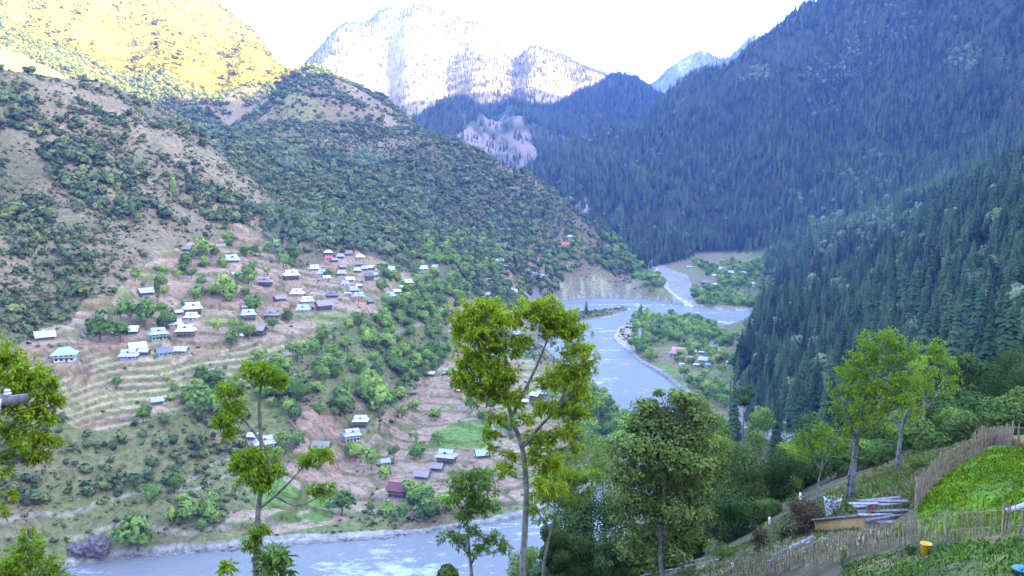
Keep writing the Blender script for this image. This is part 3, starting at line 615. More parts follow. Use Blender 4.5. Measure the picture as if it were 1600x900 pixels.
def leaves(g, P, Nn, size, rng, tint, aspect=1.0, droop=0.0, nblend=0.75, mi=0):
    """one kite-shaped leaf (or leaf clump) at each P"""
    n = len(P); d = unit(rng.normal(size=(n, 3))); d = d*np.where((d*Nn).sum(1) < -.2, -1, 1)[:, None]; Nf = unit(Nn*0.7+d*0.9)
    u = unit(np.cross(Nf, rng.normal(size=(n, 3)))); u[:, 2] -= droop; u = unit(u); w = unit(np.cross(Nf, u))
    s = (np.asarray(size)*rng.uniform(.65, 1.35, n))[:, None]
    a = P-u*s*.5; b = P+w*s*.5*aspect+Nf*s*.08; c = P+u*s*.62; e = P-w*s*.5*aspect+Nf*s*.08
    V = np.stack([a, e, c, b], 1).reshape(-1, 3); i = np.arange(n*4).reshape(n, 4)
    g.add(V, i, np.repeat(np.clip(tint, 0, 1), 4), np.repeat(unit(Nn*nblend+Nf*(1-nblend)+np.array([0, 0, .15])), 4, 0), mi)
def tube(g, pts, rad, sides=6, tint=.5, mi=0):
    pts = np.asarray(pts, float); n = len(pts); rad = np.broadcast_to(np.asarray(rad, float), (n,))
    tg = unit(np.gradient(pts, axis=0)); ref = np.array([.31, .95, .1]); A = unit(np.cross(tg, ref)); B = np.cross(tg, A)
    th = np.linspace(0, 2*np.pi, sides, endpoint=False)
    R = A[:, None]*np.cos(th)[None, :, None]+B[:, None]*np.sin(th)[None, :, None]
    V = pts[:, None]+R*rad[:, None, None]; i = np.arange(n*sides).reshape(n, sides); j = np.roll(i, -1, 1)
    Fq = np.stack([i[:-1], j[:-1], j[1:], i[1:]], -1).reshape(-1, 4)
    g.add(V.reshape(-1, 3), Fq, tint, R.reshape(-1, 3), mi)
    cap = np.concatenate([i[-1][:4] if sides >= 4 else np.r_[i[-1], i[-1][-1]]])[None]
    g.f.append(cap+g.c-n*sides); g.mi.append(np.full(1, mi))
def conifer(seed, tiers, per, wid, hi=False):
    rng = np.random.default_rng(seed); g = Geo(); lean = rng.normal(0, .012, 2)
    for i in range(tiers):
        u = (i+.3)/tiers; z = .10+.88*u; R = wid*((1-u)**.78+.04)*rng.uniform(.78, 1.2)
        if u < .15: R *= .75
        k = max(4, int(per*(1-.5*u))); ph = rng.uniform(0, 6.28)
        for b in range(k):
            a = ph+6.283*b/k+rng.normal(0, .15); rr = R*rng.uniform(.72, 1.22); dr = rng.uniform(.35, .62)*rr
            d = np.array([math.cos(a), math.sin(a), 0]); s = np.array([-d[1], d[0], 0]); o = np.array([lean[0]*z, lean[1]*z, z])
            wd = rr*rng.uniform(.34, .52); up = .9/tiers
            top = o+np.array([0, 0, up*.55]); tip = o+d*rr-np.array([0, 0, dr]); mid = o+d*rr*.55+np.array([0, 0, -dr*.30+up*.25])
            l = mid+s*wd-np.array([0, 0, dr*.42]); r_ = mid-s*wd-np.array([0, 0, dr*.42])
            nn = unit(np.stack([d*.3+[0, 0, .6], d*.9+s*.4+[0, 0, .35], d*.9+[0, 0, .5], d*.9-s*.4+[0, 0, .35], d*.7+[0, 0, .8]]))
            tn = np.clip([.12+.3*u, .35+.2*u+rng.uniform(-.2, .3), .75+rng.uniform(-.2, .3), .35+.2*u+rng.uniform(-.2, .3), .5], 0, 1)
            g.add([top, l, tip, r_, mid], [[4, 2, 1, 0], [3, 2, 4, 0]], tn, nn)
    return g
def lobes(rng, n, cx, rx, rz, z0):
    L = []
    for i in range(n):
        a = rng.uniform(0, 6.28); q = rng.uniform(.15, .62)
        L.append((np.array([math.cos(a)*rx*q, math.sin(a)*rx*q, z0+rz*(rng.uniform(.25, 1.75))]), rng.uniform(.34, .56)))
    return L
def crownpts(rng, n, L, rx, rz, thick=.45):
    w = np.array([l[1]**2 for l in L]); k = rng.choice(len(L), n, p=w/w.sum())
    d = unit(rng.normal(size=(n, 3))); d[:, 2] = np.where(d[:, 2] < -.45, -d[:, 2], d[:, 2])
    rad = np.array([l[1] for l in L])[k][:, None]*(1-thick*rng.uniform(0, 1, (n, 1))**1.8)*rng.uniform(.93, 1.1, (n, 1))
    P = np.array([l[0] for l in L])[k]+d*rad*np.array([rx, rx, rz]); return P, d, k
def broad(seed, n, size, rx=.42, rz=.38, z0=.24, nl=9, scatter=.05):
    rng = np.random.default_rng(seed); g = Geo(); L = lobes(rng, nl, 0, rx, rz, z0)
    P, d, k = crownpts(rng, n, L, rx*1.15, rz*1.05); cen = np.array([0, 0, z0+rz]); out = unit((P-cen)/np.array([rx, rx, rz]))
    P = P+rng.normal(0, scatter*.4, P.shape); lb = rng.uniform(0, 1, nl)[k]
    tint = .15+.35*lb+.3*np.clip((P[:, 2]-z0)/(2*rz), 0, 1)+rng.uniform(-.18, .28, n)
    leaves(g, P, unit(out*.6+d*.6), size, rng, tint, 1.0, .1, .8)
    return g
def trunkgeo(seed, h=.5, r=.028, limbs=4):
    rng = np.random.default_rng(seed); g = Geo(); z = np.linspace(0, h, 6); x = np.cumsum(rng.normal(0, .012, 6)); y = np.cumsum(rng.normal(0, .012, 6)); x -= x[0]; y -= y[0]
    tube(g, np.stack([x, y, z-.02], -1), r*np.linspace(1.25, .5, 6), 6)
    for i in range(limbs):
        a = rng.uniform(0, 6.28); b = rng.integers(2, 5); p0 = np.array([x[b], y[b], z[b]]); L = rng.uniform(.16, .3)
        p = [p0, p0+L*.5*np.array([math.cos(a)*.7, math.sin(a)*.7, .6]), p0+L*np.array([math.cos(a)*.85, math.sin(a)*.85, 1.1])]
        tube(g, p, [r*.5, r*.35, r*.15], 4)
    return g
def two(gc, gt, name, mc, mt):               # crown and trunk joined, for the countless ones
    g = Geo()
    for q, mi in ((gc, 0), (gt, 1)):
        if q is None: continue
        g.v += q.v; g.n += q.n; g.t += q.t; g.f += [f+g.c for f in q.f]; g.mi += [np.full(len(f), mi) for f in q.f]; g.c += q.c
    me = g.mesh(name); me.materials.append(mc); me.materials.append(mt); return me
PRO = {}
def proto(key, gc, gt, mc, hidden=True):
    c = gc.mesh(key+'_crown'); c.materials.append(mc); tk = gt.mesh(key+'_trunk', smooth=True); tk.materials.append(M_BARK)
    PRO[key] = (c, tk, two(gc, gt, key, mc, M_BARK))
thin = lambda s: trunkgeo(s, .9, .011, 0)
for i in range(5): proto('conA%d' % i, conifer(100+i, 9, 7, .165+.03*(i % 3)), thin(i), M_CON)
M_CON2 = leafmat('dense_conifer_needles', (.024,.050,.025), (.075,.125,.060), .5, .1)
M_LCON = leafmat('sunlit_tint_needles', (.05,.065,.022), (.15,.17,.05), .5, .2); M_LSCR = leafmat('sunlit_tint_leaves', (.14,.13,.022), (.36,.31,.05), .35, .2)  # lit copies of needles and scrub leaves, sunlight put into their colour
for i in range(5): proto('conB%d' % i, conifer(120+i, 17, 10, .17+.03*(i % 3)), thin(i), M_CON2)
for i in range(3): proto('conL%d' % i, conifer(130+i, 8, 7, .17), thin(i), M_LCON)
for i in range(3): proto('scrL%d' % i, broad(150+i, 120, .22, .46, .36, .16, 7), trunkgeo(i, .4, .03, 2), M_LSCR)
for i in range(5): proto('scr%d' % i, broad(140+i, 150, .20, .46, .36, .16, 7), trunkgeo(i, .4, .03, 2), M_SCR)
for i in range(6): proto('brd%d' % i, broad(160+i, 520, .105, (.44, .38, .48)[i % 3], (.38, .4, .36)[i % 3], .2, 10), trunkgeo(20+i, .5, .024, 4), M_BRD)
for i in range(3): proto('pal%d' % i, broad(180+i, 420, .10, .40, .39, .2, 9), trunkgeo(30+i, .5, .022, 4), M_PAL)
for i in range(3): proto('pop%d' % i, broad(190+i, 320, .075, .12, .44, .12, 9, .03), trunkgeo(40+i, .8, .016, 2), M_BRD)
for i in range(3): proto('bsh%d' % i, broad(200+i, 130, .26, .62, .42, .02, 6), trunkgeo(50+i, .3, .03, 2), M_SCR)

M_TF = leafmat('tuft_leaves', (.10,.11,.04), (.25,.25,.10), .5, .2)
for i in range(3): proto('tft%d' % i, broad(220+i, 26, .5, .6, .42, .0, 4), trunkgeo(60+i, .2, .03, 0), M_TF)
# ------------------------------------------------------------------ where plants grow
A_cell = np.abs(np.gradient(_th))[:, None]*RR*np.gradient(_rr)[None, :]
el = (GZ-CAMZ)/RR; run = np.maximum.accumulate(el, 1); run = np.c_[np.full((nT, 1), -9), run[:, :-1]]
VIS = (el+16.0/RR >= run) & (np.abs(TH) < math.radians(33.5))
PXG, PYG = project(GX, GY, GZ)
VIS &= (PYG > -60) & (PYG < 960)
def grow(D, seed):
    rng = np.random.default_rng(seed); n = rng.poisson(np.clip(D*A_cell*VIS, 0, 50)); i, j = np.nonzero(n); k = n[i, j]; i = np.repeat(i, k); j = np.repeat(j, k)
    i2 = np.minimum(i+1, nT-1); j2 = np.minimum(j+1, nRr-1); a, b = rng.random(len(i)), rng.random(len(i))
    th = _th[i]*(1-a)+_th[i2]*a; r = _rr[j]*(1-b)+_rr[j2]*b; x, y = r*np.sin(th), r*np.cos(th)
    return x, y, H(x, y), rng
def zone(poly, **kw): return inpoly(GX, GY, plan(poly, **kw)).astype(float)
nD = fbm(GX, GY, 75, 4, 61); nE = fbm(GX, GY, 26, 3, 63)
HOUSE_XY = []                                 # filled by the house table: keeps plants out of houses
def scatter_stuff(name, pts, keys, label, cat):
    x, y, z, h, wd, rot, ix = pts
    me = bpy.data.meshes.new(name); me.vertices.add(len(x)); me.vertices.foreach_set('co', np.stack([x, y, z], -1).astype(np.float32).ravel())
    def at(nm, ty, v, f='value'): a = me.attributes.new(nm, ty, 'POINT'); a.data.foreach_set(f, v)
    at('sc', 'FLOAT_VECTOR', np.stack([wd, wd, h], -1).astype(np.float32).ravel(), 'vector')
    at('rt', 'FLOAT_VECTOR', np.stack([rot*0, rot*0, rot], -1).astype(np.float32).ravel(), 'vector')
    at('ix', 'INT', ix.astype(np.int32))
    o = link(name, me, None, kind='stuff', label=label, category=cat)
    pc = bpy.data.collections.new(name+'_models')
    for q, k in enumerate(keys):
        pc.objects.link(bpy.data.objects.new('%s_model_%02d' % (name, q), PRO[k][2]))
    ng = bpy.data.node_groups.new(name, 'GeometryNodeTree'); ng.interface.new_socket('Geometry', in_out='INPUT', socket_type='NodeSocketGeometry'); ng.interface.new_socket('Geometry', in_out='OUTPUT', socket_type='NodeSocketGeometry')
    nn = ng.nodes; gi = nn.new('NodeGroupInput'); go = nn.new('NodeGroupOutput'); ip = nn.new('GeometryNodeInstanceOnPoints'); ci = nn.new('GeometryNodeCollectionInfo')
    ci.inputs['Collection'].default_value = pc; ci.inputs['Separate Children'].default_value = True; ci.inputs['Reset Children'].default_value = True
    m2p = nn.new('GeometryNodeMeshToPoints'); ng.links.new(gi.outputs[0], m2p.inputs[0]); ng.links.new(m2p.outputs[0], ip.inputs['Points'])
    def na_(nm, ty):
        q = nn.new('GeometryNodeInputNamedAttribute'); q.data_type = ty; q.inputs['Name'].default_value = nm; return q.outputs[0]
    ng.links.new(ci.outputs[0], ip.inputs['Instance']); ip.inputs['Pick Instance'].default_value = True
    ng.links.new(na_('ix', 'INT'), ip.inputs['Instance Index']); ng.links.new(na_('rt', 'FLOAT_VECTOR'), ip.inputs['Rotation']); ng.links.new(na_('sc', 'FLOAT_VECTOR'), ip.inputs['Scale'])
    ng.links.new(ip.outputs[0], go.inputs[0])
    md = o.modifiers.new('plants', 'NODES'); md.node_group = ng
    return o
def tree_obj(name, key, loc, h, wd, rot, label, cat, group, parts=True):
    e = link(name, None, label=label, category=cat)
    if group: e['group'] = group
    e.location = loc; e.rotation_euler = (0, 0, rot); e.scale = (wd, wd, h)
    c, tk, _ = PRO[key]
    link('crown', c, None, e); link('trunk', tk, None, e)
    return e
print('30_plants', time.time()-T0)
# ------------------------------------------------------------------ houses
def plainmat(name, col, rough=.8, metal=0.0, var=.25, scale=3.0):
    m, t, b = newmat(name); tc = t.nodes.new('ShaderNodeTexCoord'); n = tex_noise(t, tc.outputs['Object'], scale, 6, .65)
    c = Vector(col); r = ramp(t, n.outputs[0], [(.3, tuple(c*(1-var))), (.7, tuple(c*(1+var*.6)))]); t.links.new(r.outputs[0], b.inputs['Base Color'])
    b.inputs['Roughness'].default_value = rough; b.inputs['Metallic'].default_value = metal; return m
def tinmat(name, col, rust):
    m, t, b = newmat(name); tc = t.nodes.new('ShaderNodeTexCoord'); mp = t.nodes.new('ShaderNodeMapping'); mp.inputs['Scale'].default_value = (1.6, .35, .35); t.links.new(tc.outputs['Object'], mp.inputs[0])
    n = tex_noise(t, mp.outputs[0], 1.4, 7, .7); r = ramp(t, n.outputs[0], [(.35, col), (.60, tuple(Vector(col)*.86)), (.78, rust)])
    t.links.new(r.outputs[0], b.inputs['Base Color']); b.inputs['Roughness'].default_value = .5; b.inputs['Metallic'].default_value = .15; return m
ROOF = {'grey': tinmat('tin_grey', (.50,.48,.52), (.34,.28,.27)), 'white': tinmat('tin_white', (.68,.66,.68), (.46,.41,.41)), 'blue': tinmat('tin_blue', (.42,.47,.66), (.40,.42,.52)), 'brown': tinmat('tin_old', (.34,.27,.25), (.20,.14,.11)),
        'dark': tinmat('tin_dark', (.22,.20,.21), (.15,.12,.11)), 'maroon': tinmat('tin_maroon', (.20,.052,.062), (.15,.05,.05)), 'red': tinmat('tin_red', (.60,.14,.10), (.48,.16,.12)), 'pink': tinmat('tin_pink', (.62,.30,.28), (.52,.30,.28)), 'orange': tinmat('tin_orange', (.70,.22,.09), (.5,.2,.1)),
        'green': tinmat('tin_green', (.16,.46,.38), (.2,.4,.35))}
WALL = {'timber': plainmat('timber', (.115,.075,.052)), 'mud': plainmat('mud', (.36,.27,.20)), 'white': plainmat('limewash', (.74,.73,.70), var=.12), 'green': plainmat('green_paint', (.20,.52,.40), var=.15), 'blue': plainmat('blue_paint', (.22,.32,.72), var=.15),
        'orange': plainmat('orange_paint', (.68,.32,.13), var=.15), 'red': plainmat('red_paint', (.62,.10,.07), var=.15), 'stone': plainmat('stonework', (.30,.275,.25), scale=5), 'pink': plainmat('pink_paint', (.68,.46,.46), var=.12), 'yellow': plainmat('yellow_paint', (.75,.55,.16), var=.15), 'lilac': plainmat('lilac_paint', (.52,.47,.66), var=.12)}
M_PANE = plainmat('window_glass', (.035,.04,.05), .15, 0, .2); M_FRAME = plainmat('window_frame', (.42,.36,.30)); M_DOOR = plainmat('door_wood', (.13,.08,.05)); M_POST = plainmat('post_wood', (.24,.19,.15))
class PB:
    def __init__(s): s.v = []; s.f = []
    def poly(s, *pts): k = len(s.v); s.v += [tuple(p) for p in pts]; s.f.append(tuple(range(k, k+len(pts))))
    def box(s, x0, x1, y0, y1, z0, z1):
        k = len(s.v); s.v += [(x, y, z) for z in (z0, z1) for x, y in ((x0, y0), (x1, y0), (x1, y1), (x0, y1))]
        s.f += [tuple(k+i for i in q) for q in ((3,2,1,0), (4,5,6,7), (0,1,5,4), (1,2,6,5), (2,3,7,6), (3,0,4,7))]
    def slab(s, a, b, c, d, th):               # roof sheet a-b eave, c-d top, with thickness and raised seams
        a, b, c, d = map(Vector, (a, b, c, d)); n = (b-a).cross(d-a).normalized(); o = n*th
        k = len(s.v); s.v += [tuple(p) for p in (a, b, c, d, a-o, b-o, c-o, d-o)]
        s.f += [tuple(k+i for i in q) for q in ((0,1,2,3), (7,6,5,4), (0,4,5,1), (1,5,6,2), (2,6,7,3), (3,7,4,0))]
        L = (b-a).length; m = max(2, int(L/.95)); e = (b-a).normalized()*.05
        for i in range(1, m):
            u = i/m; p = a.lerp(b, u); q = d.lerp(c, u); h = n*.07
            k = len(s.v); s.v += [tuple(w_) for w_ in (p-e, p+e, q+e, q-e, p+h, q+h)]; s.f += [(k, k+4, k+5, k+3), (k+4, k+1, k+2, k+5)]
    def obj(s, name, mat, parent):
        me = bpy.data.meshes.new(name); me.from_pydata(s.v, [], s.f); return link(name, me, mat, parent)
def roof_geo(kind, W, D, z, rise, ov):
    """returns roof builder and gable builder; footprint W x D, eaves at z"""
    R, G = PB(), PB(); x, y = W/2+ov, D/2+ov; zr = z+rise; lo = z-ov*rise/(D/2)*.6; th = .13
    if kind == 'gable':
        for s in (1, -1):
            R.slab((-x*s, -y*s, lo), (x*s, -y*s, lo), (x*s, 0, zr), (-x*s, 0, zr), th)
        R.box(-x-.02, x+.02, -.12, .12, zr-.06, zr+.09)
        for s in (1, -1): G.poly((s*W/2, -s*D/2, z), (s*W/2, s*D/2, z), (s*W/2, 0, zr-.2))
    elif kind == 'shed':
        R.slab((-x, -y, z-.1), (x, -y, z-.1), (x, y, z+rise*.55), (-x, y, z+rise*.55), th)
        for s in (1, -1): G.poly(*((s*W/2, -D/2, z-.05), (s*W/2, D/2, z-.05), (s*W/2, D/2, z+rise*.5))[::s])
    else:                                       # hip skirt below, small gable on top, as on the valley's tin roofs
        f = .50 if kind == 'dutch' else .98; zm = z+(zr-z)*f; xm = x*(1-f*.62); ym = y*(1-f)
        for s in (1, -1):
            R.slab((-x*s, -y*s, lo), (x*s, -y*s, lo), (xm*s, -ym*s, zm), (-xm*s, -ym*s, zm), th)
            R.slab((x*s, -y*s, lo), (x*s, y*s, lo), (xm*s, ym*s, zm), (xm*s, -ym*s, zm), th)
        if kind == 'dutch':
            xg, yg = xm+.35, ym+.4; l2 = zm+.10
            for s in (1, -1):
                R.slab((-xg*s, -yg*s, l2), (xg*s, -yg*s, l2), (xg*s, 0, zr+.25), (-xg*s, 0, zr+.25), th)
                G.poly(*((s*xm, -s*ym, zm), (s*xm, s*ym, zm), (s*xm, 0, zr+.05)))
            R.box(-xg-.02, xg+.02, -.12, .12, zr+.18, zr+.33)
            # cross gable over the front
            w2 = W*.16; yf = -y*.62; zc = zm+.1
            for s in (1, -1):
                R.slab(*((s*w2, yf, zc-.28), (s*w2, -ym*.3, zc-.28), (0, -ym*.3, zr-.1), (0, yf, zr-.1))[::1 if s > 0 else -1], th) if s > 0 else R.slab((-w2, -ym*.3, zc-.28), (-w2, yf, zc-.28), (0, yf, zr-.1), (0, -ym*.3, zr-.1), th)
            G.poly((-w2*.8, yf+.12, zc-.25), (w2*.8, yf+.12, zc-.25), (0, yf+.12, zr-.3))
        else: R.box(-xm-.05, xm+.05, -.12, .12, zr-.12, zr+.08)
    return R, G
def window(parent, x, y, z, w, h, face, sub=True):
    def bx(a, d0, d1, hw, hh):                  # face: 0 front (-y), 1 right (+x), 2 left (-x)
        if face == 0: a.box(x-hw, x+hw, y-d1, y-d0, z-hh, z+hh)
        elif face == 1: a.box(y+d0, y+d1, x-hw, x+hw, z-hh, z+hh)
        else: a.box(y-d1, y-d0, x-hw, x+hw, z-hh, z+hh)
    f = PB(); b_ = .09
    if sub:
        for dx in (-1, 1):
            if face == 0: f.box(x+dx*(w/2+b_/2)-b_/2, x+dx*(w/2+b_/2)+b_/2, y-.09, y, z-h/2-b_, z+h/2+b_)
            else:
                s = 1 if face == 1 else -1; f.box(min(y, y+s*.09), max(y, y+s*.09), x+dx*(w/2+b_/2)-b_/2, x+dx*(w/2+b_/2)+b_/2, z-h/2-b_, z+h/2+b_)
        for dz in (-1, 1):
            if face == 0: f.box(x-w/2, x+w/2, y-.088, y, z+dz*(h/2+b_/2)-b_/2, z+dz*(h/2+b_/2)+b_/2)
            else:
                s = 1 if face == 1 else -1; f.box(min(y, y+s*.088), max(y, y+s*.088), x-w/2, x+w/2, z+dz*(h/2+b_/2)-b_/2, z+dz*(h/2+b_/2)+b_/2)
        o = f.obj('window', M_FRAME, parent); p = PB(); bx(p, 0, .035, w/2, h/2); p.obj('pane', M_PANE, o)
    else: bx(f, 0, .05, w/2, h/2); f.obj('window', M_PANE, parent)
def house(px, py, wpx, kind, yaw, rc, wc, st, label, group=None, wc2=None, deep=.72, name='house', rmin=300):
    p = PADS[(px, py)]; dist = math.hypot(p[0], p[1])
    Wt = wpx*dist/FPX*1.03; ov = min(1.25, Wt*.10); W = Wt-2*ov
    ca_ = abs(math.cos(math.radians(yaw))); sa = abs(math.sin(math.radians(yaw))); W = W/(ca_+.55*deep*sa); D = W*deep
    hs = 2.15 if wpx > 9 else 2.0; base = .5
    e = link(name, None, label=label, category='house')
    if group: e['group'] = group
    az = math.atan2(p[0], p[1]); e.rotation_euler = (0, 0, -az+math.radians(yaw))
    cs = [float(H(p[0]+dx*W*.4, p[1]+dy*W*.4)) for dx in (-1, 1) for dy in (-1, 1)]; z0 = p[2]+.1
    e.location = (p[0], p[1], z0); drop = max(.6, z0-min(cs)+.5)
    HOUSE_XY.append((p[0], p[1], W*.55+2.0))
    f = PB(); f.box(-W/2-.18, W/2+.18, -D/2-.18, D/2+.18, -drop, base); f.obj('foundation', WALL['stone'], e)
    a = PB(); a.box(-W/2, W/2, -D/2, D/2, base, base+hs); a.obj('wall', WALL[wc], e)
    zt_ = base+hs
    if st > 1:
        o2 = .28 if wpx > 18 else .12
        u = PB(); u.box(-W/2-o2, W/2+o2, -D/2-o2, D/2+o2, zt_+.001, zt_+hs*.95); uo = u.obj('upper_wall', WALL[wc2 or ('timber' if wc in ('timber', 'mud', 'stone') else wc)], e)
        fl_ = PB(); fl_.box(-W/2-o2-.12, W/2+o2+.12, -D/2-o2-.12, D/2+o2+.12, zt_-.16, zt_+.06); fl_.obj('floor_beam', M_POST, e)
        if wpx >= 22:
            rl = PB(); yb = -D/2-1.25
            rl.box(-W/2, W/2, yb, -D/2-o2-.13, zt_-.14, zt_-.02); rl.box(-W/2, W/2, yb, yb+.08, zt_+.82, zt_+.92)
            nb = int(W/.55)
            for i in range(nb+1): xx = -W/2+W*i/nb; rl.box(xx-.035, xx+.035, yb+.005, yb+.075, zt_-.02, zt_+.82)
            rl.obj('balcony', M_POST, e)
            for i in range(4):
                q = PB(); xx = -W/2+.15+(W-.3)*i/3; q.box(xx-.09, xx+.09, yb+.1, yb+.28, -drop*.6, zt_-.15); q.obj('post', M_POST, e)
        zt_ += hs*.95
    rise = {'gable': .34, 'dutch': .36, 'hip': .34, 'shed': .22}[kind]*D*(1.25 if kind != 'shed' else 1)
    R, G = roof_geo(kind, W+(.4 if st > 1 else 0), D+(.4 if st > 1 else 0), zt_, rise, ov)
    ro = R.obj('roof', ROOF[rc], e)
    for fc_ in G.f:
        g1 = PB(); g1.poly(*[G.v[i] for i in fc_]); g1.obj('gable', WALL['timber'] if rc not in ('pink', 'red') else WALL['pink'], ro)
    sub = wpx >= 15; nw = 4 if wpx >= 26 else (3 if wpx >= 15 else 2)
    for s in range(st):
        zc = base+hs*.55+s*hs*.97; o2 = (.28 if wpx > 18 else .12) if s else 0
        for i in range(nw):
            xx = -W/2+W*(i+.5)/nw
            if s == 0 and i == nw//2:
                d_ = PB(); d_.box(xx-.5, xx+.5, -D/2-.06, -D/2, base, base+1.9); d_.obj('door', M_DOOR, e); continue
            window(e, xx, -D/2-o2, zc, min(.95, W/nw*.5), .95, 0, sub)
        if sub:
            for fc in (1, 2): window(e, 0, (W/2+o2)*(1 if fc == 1 else -1), zc, .9, .9, fc, sub)
    return e
for q in HT: house(*q)
VT.sort()
CN = {'white': 'white-roofed', 'grey': 'grey-roofed', 'blue': 'bluish-roofed', 'brown': 'brown-roofed', 'dark': 'dark-roofed', 'red': 'red-roofed'}
cnt = {}; tot = {}
for v in VT: tot[v[5]] = tot.get(v[5], 0)+1
ORD = ['first', 'second', 'third', 'fourth', 'fifth', 'sixth', 'seventh', 'eighth', 'ninth', 'tenth', 'eleventh', 'twelfth', 'thirteenth', 'fourteenth', 'fifteenth']
for v in VT:
    k = cnt.get(v[5], 0); cnt[v[5]] = k+1
    house(*v, '%s %s-walled house in the crowded village, %s of its roof colour from left' % (CN[v[5]], v[6], ORD[k]), 'houses of the crowded village')
print('houses', time.time()-T0)
# ------------------------------------------------------------------ forests and scrub
inU = fm
awayriver = (RD > 4)
qmask = zone([(1150,635),(1150,560),(1190,490),(1235,428),(1300,402),(1380,365),(1450,330),(1600,262),(1700,230),(1700,560),(1500,640),(1330,680),(1220,680)], rmin=140)*((RR > 250) & (REG != 2))
qmask = np.maximum(qmask, ((REG == 0) & (RR > 500) & (TH > math.radians(16.5)) & (SZ > 25)).astype(float))
rclear = zone([(1255,110),(1340,70),(1350,85),(1300,118),(1260,125)], rmin=1500)+zone([(1470,110),(1500,85),(1535,95),(1520,120)], rmin=1500)+zone([(1145,125),(1200,112),(1205,125),(1150,132)], rmin=1500)+zone([(1262,355),(1340,345),(1440,345),(1420,372),(1280,378)], rmin=900)
thin_ = zone([(1380,480),(1600,430),(1600,640),(1480,640),(1400,560)], rmin=150)
Dc = np.where(REG == 2, 1/42.0*(1-0.75*np.clip(rclear, 0, 1))*(.45+.55*sstep(-.35, .05, fbm(GX, GY, 110, 4, 66))), 0)
Dc = np.maximum(Dc, qmask/46.0*(1-.45*thin_)*(RD > 6))
rocky = zone([(690,238),(740,190),(790,172),(830,215),(850,250),(830,262),(745,256)], rmin=1800)
Dc = np.where(REG == 3, np.where(rocky > 0, 1/300.0*sstep(-.3, .2, nE), 1/62.0), Dc)
Dc = np.where(REG == 4, 1/150.0*(.35+.65*sstep(-.35, .3, fbm(GX, GY, 130, 3, 71)+.3*np.abs(vnoise(GX/45, GY/400, 6)))), Dc)
Dc = np.where(REG == 5, 1/420.0, Dc)
Dc = np.where((REG == 1) & (TH > 0), Dc+1/900.*(SZ > 20), Dc)
x, y, z, rng = grow(Dc*(GZ > 3), 401)
r = np.hypot(x, y); n = len(x); h = (rng.normal(19, 6.5, n)*(1+.25*fbm(x, y, 160, 2, 5))).clip(6, 36); h = np.where(r > 2700, h*1.1, h)
wd = h*rng.uniform(.85, 1.25, n); rot = rng.uniform(0, 6.28, n)
px, py = project(x, y, z); big = h/r*((px > 1140) & (px < 1610) & (py > 300) & (r > 250))
order = np.argsort(-big)
ind = order[:300]; rest = np.ones(n, bool); rest[ind] = False
near = r < 1150
keysC = ['conA%d' % i for i in range(5)]+['conB%d' % i for i in range(5)]
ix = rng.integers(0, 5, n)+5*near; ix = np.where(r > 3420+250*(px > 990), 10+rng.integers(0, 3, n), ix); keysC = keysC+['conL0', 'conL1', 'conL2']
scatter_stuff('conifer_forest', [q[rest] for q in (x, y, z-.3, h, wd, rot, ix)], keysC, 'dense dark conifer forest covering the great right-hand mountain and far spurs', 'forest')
for i in ind:
    lab = '%s dark conifer on the %s %s of the near right hillside' % ('tall' if h[i] > 24 else ('medium-sized' if h[i] > 17 else 'short'), 'lower' if py[i] > 560 else ('middle' if py[i] > 480 else 'upper'), 'left part' if px[i] < 1280 else ('centre' if px[i] < 1440 else 'right part'))
    tree_obj('conifer_tree', keysC[ix[i]], (x[i], y[i], z[i]-.3), h[i], wd[i], rot[i], lab, 'tree', 'conifers: '+lab)
print('conifers', n, time.time()-T0)
# light deciduous trees in the clearings of the right mountain
x, y, z, rng = grow(np.clip(rclear, 0, 1)/70.0+(REG == 2)/520.*sstep(-.1, .3, fbm(GX, GY, 140, 3, 68))+qmask/700.*(RR > 330), 405); n = len(x); h = rng.normal(12, 2.5, n).clip(6, 18)
scatter_stuff('clearing_trees', (x, y, z, h, h*1.0, rng.uniform(0, 6, n), rng.integers(0, 3, n)), ['pal0', 'pal1', 'pal2'], 'pale green deciduous trees in clearings of the forested right mountain', 'trees')

# dark scrub and small oaks on the left hills
Ds = np.where(REG == 1, 1/17.0*sstep(-.60, -.12, nD+.25*nE+.28*(RR < 1500)-.2*sstep(1450, 1700, RR)*(TH > math.radians(-10))), 0)
brushy = zone([(0,130),(120,150),(200,200),(250,240),(330,300),(420,330),(380,360),(250,300),(150,270),(60,230),(0,190)])*.9+zone([(40,200),(110,215),(190,270),(230,330),(170,350),(90,290)])+zone([(0,320),(60,330),(150,380),(150,440),(110,500),(60,520),(0,510)])*1.0+zone([(200,215),(260,240),(280,290),(230,290)])
Ds = np.where((REG == 0) & (TH < 0) & (SZ > 78) & ~fm & (RR > 420), np.clip(brushy, 0, 1)/15.*sstep(-.5, -.05, nD+.4*nE)+1/75.*sstep(-.2, .3, nE), Ds)
Ds = np.where(lit3, 1/65.*sstep(-.45, .3, nE), Ds)
x, y, z, rng = grow(Ds, 411); n = len(x); r = np.hypot(x, y); h = (np.exp(rng.normal(1.30, .48, n))*(1+.55*fbm(x, y, 60, 2, 15))).clip(1.1, 11); h = np.where(r > 1750, h*1.5, h); wd = h*rng.uniform(.9, 1.4, n); rot = rng.uniform(0, 6.28, n); ix = rng.integers(0, 5, n); px, py = project(x, y, z)
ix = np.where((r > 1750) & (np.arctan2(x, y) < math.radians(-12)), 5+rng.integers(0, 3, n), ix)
order = np.argsort(-h/r*((px > 0) & (px < 420) & (r < 1050))); ind = order[:300]; rest = np.ones(n, bool); rest[ind] = False
